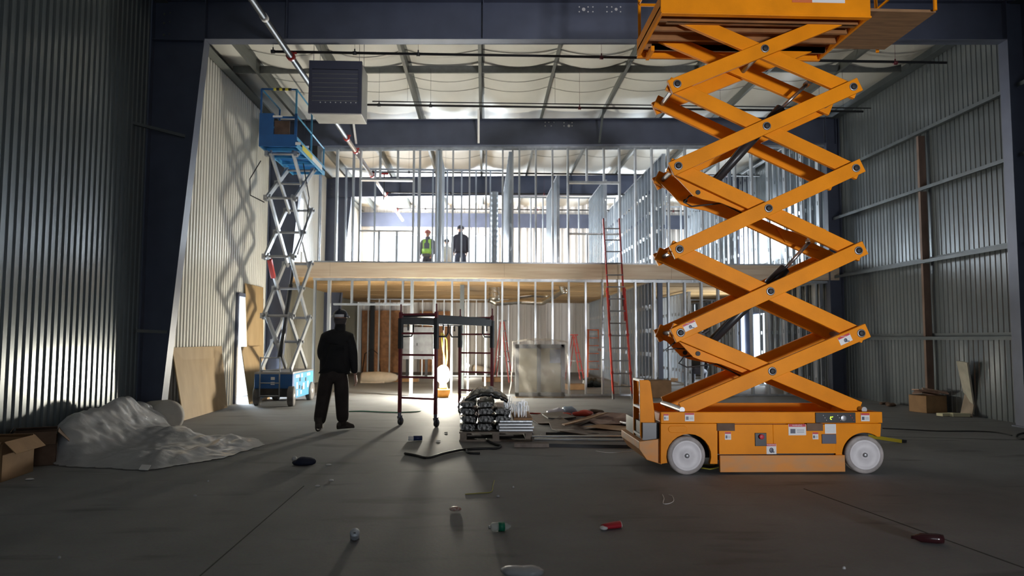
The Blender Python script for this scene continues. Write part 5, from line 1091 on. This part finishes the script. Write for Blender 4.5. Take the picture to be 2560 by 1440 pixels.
rod('chrome_pipe', (1325, 1102), (1588, 1102), .018, M_chrome, 'shiny steel pipe on the floor, the farther of the two by the pallet', z=.06)
rod('chrome_pipe', (1336, 1107), (1592, 1110), .022, M_chrome, 'shiny steel pipe on the floor, the nearer of the two by the pallet', z=.05)
rod('black_bar', (1365, 1090), (1595, 1093), .028, M_blacks, 'long black bar on the floor behind the shiny pipes', 'bar', box=True)
rod('black_bar', (1330, 1116), (1590, 1121), .022, M_blacks, 'long black bar on the floor in front of the shiny pipes', 'bar', box=True)
rod('steel_tube', (1552, 1065), (1592, 1075), .022, M_chrome, 'short grey tube end sticking out beside the orange ladder', 'tube', z=.06)
rod('red_stick', (1325, 1035), (1352, 1036), .014, M_red, 'short red stick on the floor right behind the pallet', 'stick')
g = gr(1330, 1121); m = MB(); m.cbox((g.x, g.y+.1, .03), (.45, .12, .05), (0, 0, -.05)); tag(m.build('stone_block', mat('grey_block', (.20, .17, .15), .9, 0, .3, 12), None, (g.x, g.y+.1, 0)), 'low grey-brown block lying before the shiny pipes', 'block')
g = gr(1352, 1094); m = MB(); m.ball((g.x, g.y, .03), .025, 10, 8); tag(m.build('metal_cap', M_chrome, None, (g.x, g.y, 0)), 'tiny shiny metal cap beside the pallet corner', 'cap')
# ------------------------------------------------------------------ litter in the foreground
g = gr(883, 1358); r = root('drink_can', (g.x, g.y, 0), 'crushed silver drink can standing on the near floor', 'can')
m = MB(); ax = Vector((.12, -.72, .68)).normalized(); c = Vector((0, .055, .038)); m.lathe(c-ax*.02, ax, [(0, .028), (.012, .033), (.03, .029), (.05, .033), (.062, .033), (.068, .028)], 24); m.build('can_body', mat('blue_silver_can', (.62, .66, .74), .35, .3), r)
m = MB(); m.lathe(c+ax*.045, ax, [(0, .027), (.001, .027), (.0015, .024), (.0012, 0)], 20); lid = m.build('can_lid', M_chrome, r)
m = MB(); e2 = Vector((0, .68, .72)); m.cbox(c+ax*.049-e2*.010, (.016, .004, .012), (.8, 0, 0)); m.build('opening', M_blackp, lid)
m = MB(); m.cbox(c-ax*.035+Vector((-.012, 0, 0)), (.02, .03, .035), (.4, .5, .3)); m.cbox(c-ax*.035+Vector((.014, 0, .0)), (.02, .035, .03), (.3, -.5, .6)); m.build('crushed_wall', M_chrome, r)
g = gr(1250, 1328); r = root('plastic_bottle', (g.x, g.y, 0), 'clear plastic bottle with green label lying on the near floor', 'bottle', None, .15)
M_clr = film('clear_bottle', (.8, .85, .85), .38, .1, .1, 30)
m = MB(); m.lathe((-.07, 0, .032), (1, 0, 0), [(0, .02), (.01, .031), (.05, .032), (.055, .028), (.1, .031), (.125, .024), (.14, .012), (.15, .012)], 20); m.build('bottle_body', M_clr, r)
m = MB(); m.lathe((-.012, 0, .032), (1, 0, 0), [(0, .0325), (.045, .0325)], 20); m.build('bottle_label', mat('green_label', (.01, .22, .12), .4), r)
m = MB(); m.lathe((-.085, 0, .032), (1, 0, 0), [(0, .014), (.018, .014)], 14); m.build('cap', M_chrome, r)
g = gr(1528, 1322); r = root('paper_cup', (g.x, g.y, 0), 'flattened red paper cup with white rim on the near floor', 'cup', None, .45)
m = MB(); n_ = 24; vs = []
for i, (x, a_, b_) in enumerate(((-.075, .028, .016), (-.04, .034, .020), (.03, .042, .024), (.085, .046, .022))):
    for j in range(n_): t = 2*PI*j/n_; vs.append((x+.02*math.cos(t)*(i == 3), math.cos(t)*a_, .024+math.sin(t)*b_))
m.sflag = True; m.add(vs, [(i*n_+j, i*n_+(j+1) % n_, (i+1)*n_+(j+1) % n_, (i+1)*n_+j) for i in range(3) for j in range(n_)]+[tuple(range(n_))]); m.build('cup_body', mat('cup_red', (.45, .015, .03), .5), r)
m = MB(); m.tube([vs[3*n_+j] for j in range(n_)]+[vs[3*n_]], .0025, 5); m.build('cup_rim', M_white, r)
m = MB(); m.ball((-.075, -.01, .018), .03, 10, 8, (1.0, 1.1, .5)); m.build('crushed_base', M_white, r)
g = gr(1137, 1278); crumple((g.x, g.y, .018), .05, .03, .02, mat('red_white_wrapper', (.7, .66, .62), .4, 0, .5, 60, rgb2=(.45, .10, .05)), 'food_wrapper', 'small shiny red and white wrapper on the near floor', 'wrapper', 7)
g = gr(1305, 1440); crumple((g.x, g.y, .03), .12, .06, .035, M_film, 'plastic_wrapper', 'crumpled clear plastic at the bottom edge of the picture', 'plastic', 8)
g = gr(2318, 1358); m = MB(); ax = Vector((.95, -.30, 0)); c = Vector((g.x, g.y, .035)); m.lathe(c-ax*.1, ax, [(0, .012), (.02, .014), (.06, .032), (.16, .034), (.2, .03), (.205, .01)], 18); tag(m.build('dark_bottle', mat('dark_cola_bottle', (.03, .008, .01), .15), None, (g.x, g.y, 0)), 'dark plastic bottle lying in the dim right foreground', 'bottle')
g = gr(1037, 1102); m = MB(); c = Vector((g.x, g.y, .035)); ax = Vector((.98, .2, 0)); m.lathe(c-ax*.02, ax, [(0, .034), (.12, .034)], 16); m.use(1); m.lathe(c-ax*.09, ax, [(0, .03), (.07, .033)], 16); tag(m.build('torn_tube', [mat('dark_blue_paper', (.015, .03, .11), .5), M_white], None, (g.x, g.y, 0)), 'dark blue and white torn cup lying in front of the scaffold', 'cup')
g = gr(760, 1162); crumple((g.x, g.y, .035), .13, .07, .05, mat('dark_navy_cloth', (.015, .02, .05), .6), 'work_glove', 'dark navy glove lying on the floor below the standing person', 'glove', 9)
g = gr(735, 1157); crumple((g.x, g.y+.02, .04), .03, .03, .03, M_white, 'paper_scrap', 'white scrap touching the dark navy glove', 'scrap', 10)
for px, py, w_, n_ in ((822, 1164, .07, 'right of the dark navy glove'), (828, 1203, .05, 'below the glove, the crumpled one'), (794, 1217, .05, 'thin one farther left of the crumpled scrap'), (1283, 1220, .02, 'right of the bent yellow strip'), (1245, 1243, .03, 'just below the bent yellow strip'), (487, 1242, .03, 'alone on the left floor'), (73, 1200, .08, 'nearest the cardboard box at the left edge'), (1096, 1104, .06, 'flat by the front wheel of the scaffold'), (148, 1398, .02, 'tiny one in the left foreground'), (2110, 1424, .02, 'tiny one in the right foreground'), (1115, 1083, .05, 'shiny one under the scaffold'), (520, 1205, .02, 'small one by the plastic sheeting')):
    g = gr(px, py); crumple((g.x, g.y, .008), w_*.5, w_*.35, .012, M_white if w_ > .045 else M_film, 'paper_scrap', 'white paper scrap on the floor, '+n_, 'scrap', px)
# ------------------------------------------------------------------ things inside the ground floor
board('plywood_sheet', [at(905, 935, 30.3), at(1003, 932, 30.3), at(1003, 776, 30.3), at(905, 776, 30.3)], .02, mat('osb_orange', (.46, .22, .10), .75, 0, .3, 6), 'wide orange-brown chipboard panel on the end wall under the mezzanine')
board('plywood_sheet', [at(1050, 930, 30.2), at(1125, 930, 30.2), at(1125, 778, 30.2), at(1050, 778, 30.2)], .02, MATS['osb_orange'], 'narrower orange-brown chipboard panel behind the scaffold')
a, b = at(1008, 898, 26.9), at(1082, 818, 26.9); m = MB(); m.box(a.x, b.x, 26.8, 27.1, a.z, b.z); r = m.build('electrical_cabinet', M_steel, None, (a.x, 27, a.z)); tag(r, 'grey electrical cabinet seen through the scaffold', 'cabinet')
m = MB(); m.box(a.x+.1, a.x+.2, 26.9, 27.0, 0, a.z); m.build('leg', M_blacks, r, (a.x, 27, a.z)); m = MB(); m.box(a.x+.8, a.x+.9, 26.9, 27.0, 0, a.z); m.build('leg', M_blacks, r, (a.x, 27, a.z))
m = MB(); m.box(a.x+.5, a.x+.53, 26.78, 26.8, a.z+.5, a.z+.6); m.build('handle', M_blackp, r, (a.x, 27, a.z))
m = MB(); x_ = at(899, 850, 27).x; m.box(x_-.09, x_+.09, 29.9, 30.1, 0, 2.9); tag(m.build('steel_post', M_blacks, None, (x_, 30, 0)), 'black steel post in front of the end wall beside the chipboard panel', 'post')
M_ins = mat('pale_insulation', (.62, .52, .40), .85, 0, .15, 4, bump=.5, bscale=5)
g = gr(938, 958); m = MB(); m.lathe((g.x-.45, g.y, .18), (1, .05, 0), [(0, .12), (.05, .17), (.5, .19), (.9, .16), (1.1, .1), (1.15, .03)], 20); m.box(g.x-.45, g.x+.3, g.y-.1, g.y+.2, .01, .12); tag(m.build('insulation_roll', M_ins, None, (g.x, g.y, 0)), 'pale wrapped roll lying in the doorway right of the standing person', 'roll')
g = gr(1205, 938); m = MB(); m.cyl((g.x-.35, g.y, .28), (g.x+.35, g.y+.4, .12), .13, 18); tag(m.build('paper_tube', M_ins, None, (g.x, g.y, 0)), 'pale cardboard tube lying behind the right scaffold frame', 'tube')
M_bag = M_blkfilm
for i, (px, lab) in enumerate(((1472, 'left'), (1492, 'right'))):
    g = gr(px, 968); crumple((g.x, g.y, .12), .17, .18, .14, M_bag, 'tool_bag', '%s black tool bag on the floor left of the tall red ladder' % lab, 'bag', 20+i)
for px, py, w_, d_, h_, lab, mm in ((1440, 975, .5, .4, .16, 'flat brown box right of the wrapped crate', M_card), (1640, 992, .55, .4, .42, 'brown cardboard box behind the ladder end of the orange lift', M_card), (1230, 955, .6, .4, .15, 'orange-brown box behind the black bundles', M_card), (1010, 955, .9, .5, .1, 'flat stack of card on the floor behind the scaffold', M_card), (1690, 955, .5, .3, .12, 'flat tan box behind the studs left of the crouching person', M_card), (1703, 947, .4, .3, .25, 'reddish box near the long stud partition', M_rbr), (1520, 940, .5, .4, .14, 'low tan box behind the tall red ladder', M_card)):
    g = gr(px, py); g.y = min(g.y, 17.3) if px == 1640 else g.y; carton((g.x, g.y+d_/2, 0), w_, d_, h_, random.uniform(-.2, .2), lab, mm, False)
M_duct = mat('shiny_duct', (.62, .58, .50), .22, .9, .2, 5, bump=.6, bscale=10)
r = root('ceiling_duct', (0.6, 22.0, 2.5), 'shiny flexible duct hanging under the plywood soffit behind the wrapped crate', 'duct'); o = (.6, 22.0, 2.5)
def crv(pts, rr, n=10, rib=0):
    m = MB(); o_ = []
    for i in range(len(pts)-1):
        for k in range(8): t = k/8; o_.append(Vector(pts[i]).lerp(Vector(pts[i+1]), t))
    o_.append(Vector(pts[-1])); m.tube(o_, [rr*(1+rib*(i % 2)) for i in range(len(o_))], 14); return m
p_ = lambda px, py, Y: at(px, py, Y)
crv([p_(1236, 708, 21.5), p_(1236, 752, 21.5)], .17, rib=.06).build('riser', M_duct, r, o)
crv([p_(1225, 750, 21.5), p_(1240, 758, 21.5), p_(1300, 754, 22), p_(1356, 757, 22), p_(1390, 738, 21.5), p_(1412, 722, 21)], .075, rib=.15).build('flex_run', M_duct, r, o)
crv([p_(1404, 712, 21), p_(1410, 735, 21)], .09, rib=.06).build('elbow', M_duct, r, o)
crv([p_(1296, 742, 22.5), p_(1330, 738, 22.5), p_(1372, 740, 22)], .06, rib=.15).build('flex_run', M_duct, r, o)
x_ = at(1236, 600, 19.2).x; m = MB(); hh_ = at(1236, 480, 19.2).z; n_ = 60; m.tube([(x_, 19.2, ZF+(hh_-ZF)*i/n_) for i in range(n_+1)], [.095+(.008 if i % 4 == 0 else 0) for i in range(n_+1)], 18); tag(m.build('spiral_duct', M_galv, None, (x_, 19.2, ZF)), 'vertical spiral duct standing on the upper floor behind the studs', 'duct')
m = MB(); m.tube([(at(905, 932, 28).x, 28, .02), at(912, 885, 28), at(930, 872, 28), at(945, 885, 28), (at(952, 930, 28).x, 28, .02)], .02, 6); tag(m.build('bent_hose', M_cable, None, gr(905, 932)), 'black bent hose in front of the chipboard panel under the mezzanine', 'hose')
g = gr(1168, 945); r = root('work_lamp', (g.x, g.y, 0), 'smaller glowing bulb on a short stand behind the right scaffold frame', 'lamp')
m = MB(); m.ball((0, 0, .45), .07, 14, 10); m.build('bulb', mat('glowing_bulb', (1, .92, .75), .5, emit=LAMP*.5), r); m = MB(); m.cyl((0, 0, 0), (0, 0, .38), .02, 8); m.cyl((0, 0, 0), (0, 0, .02), .1, 12); m.build('stand', M_blackp, r)
for px, py, lab in ((1385, 757, 'x'),): pass
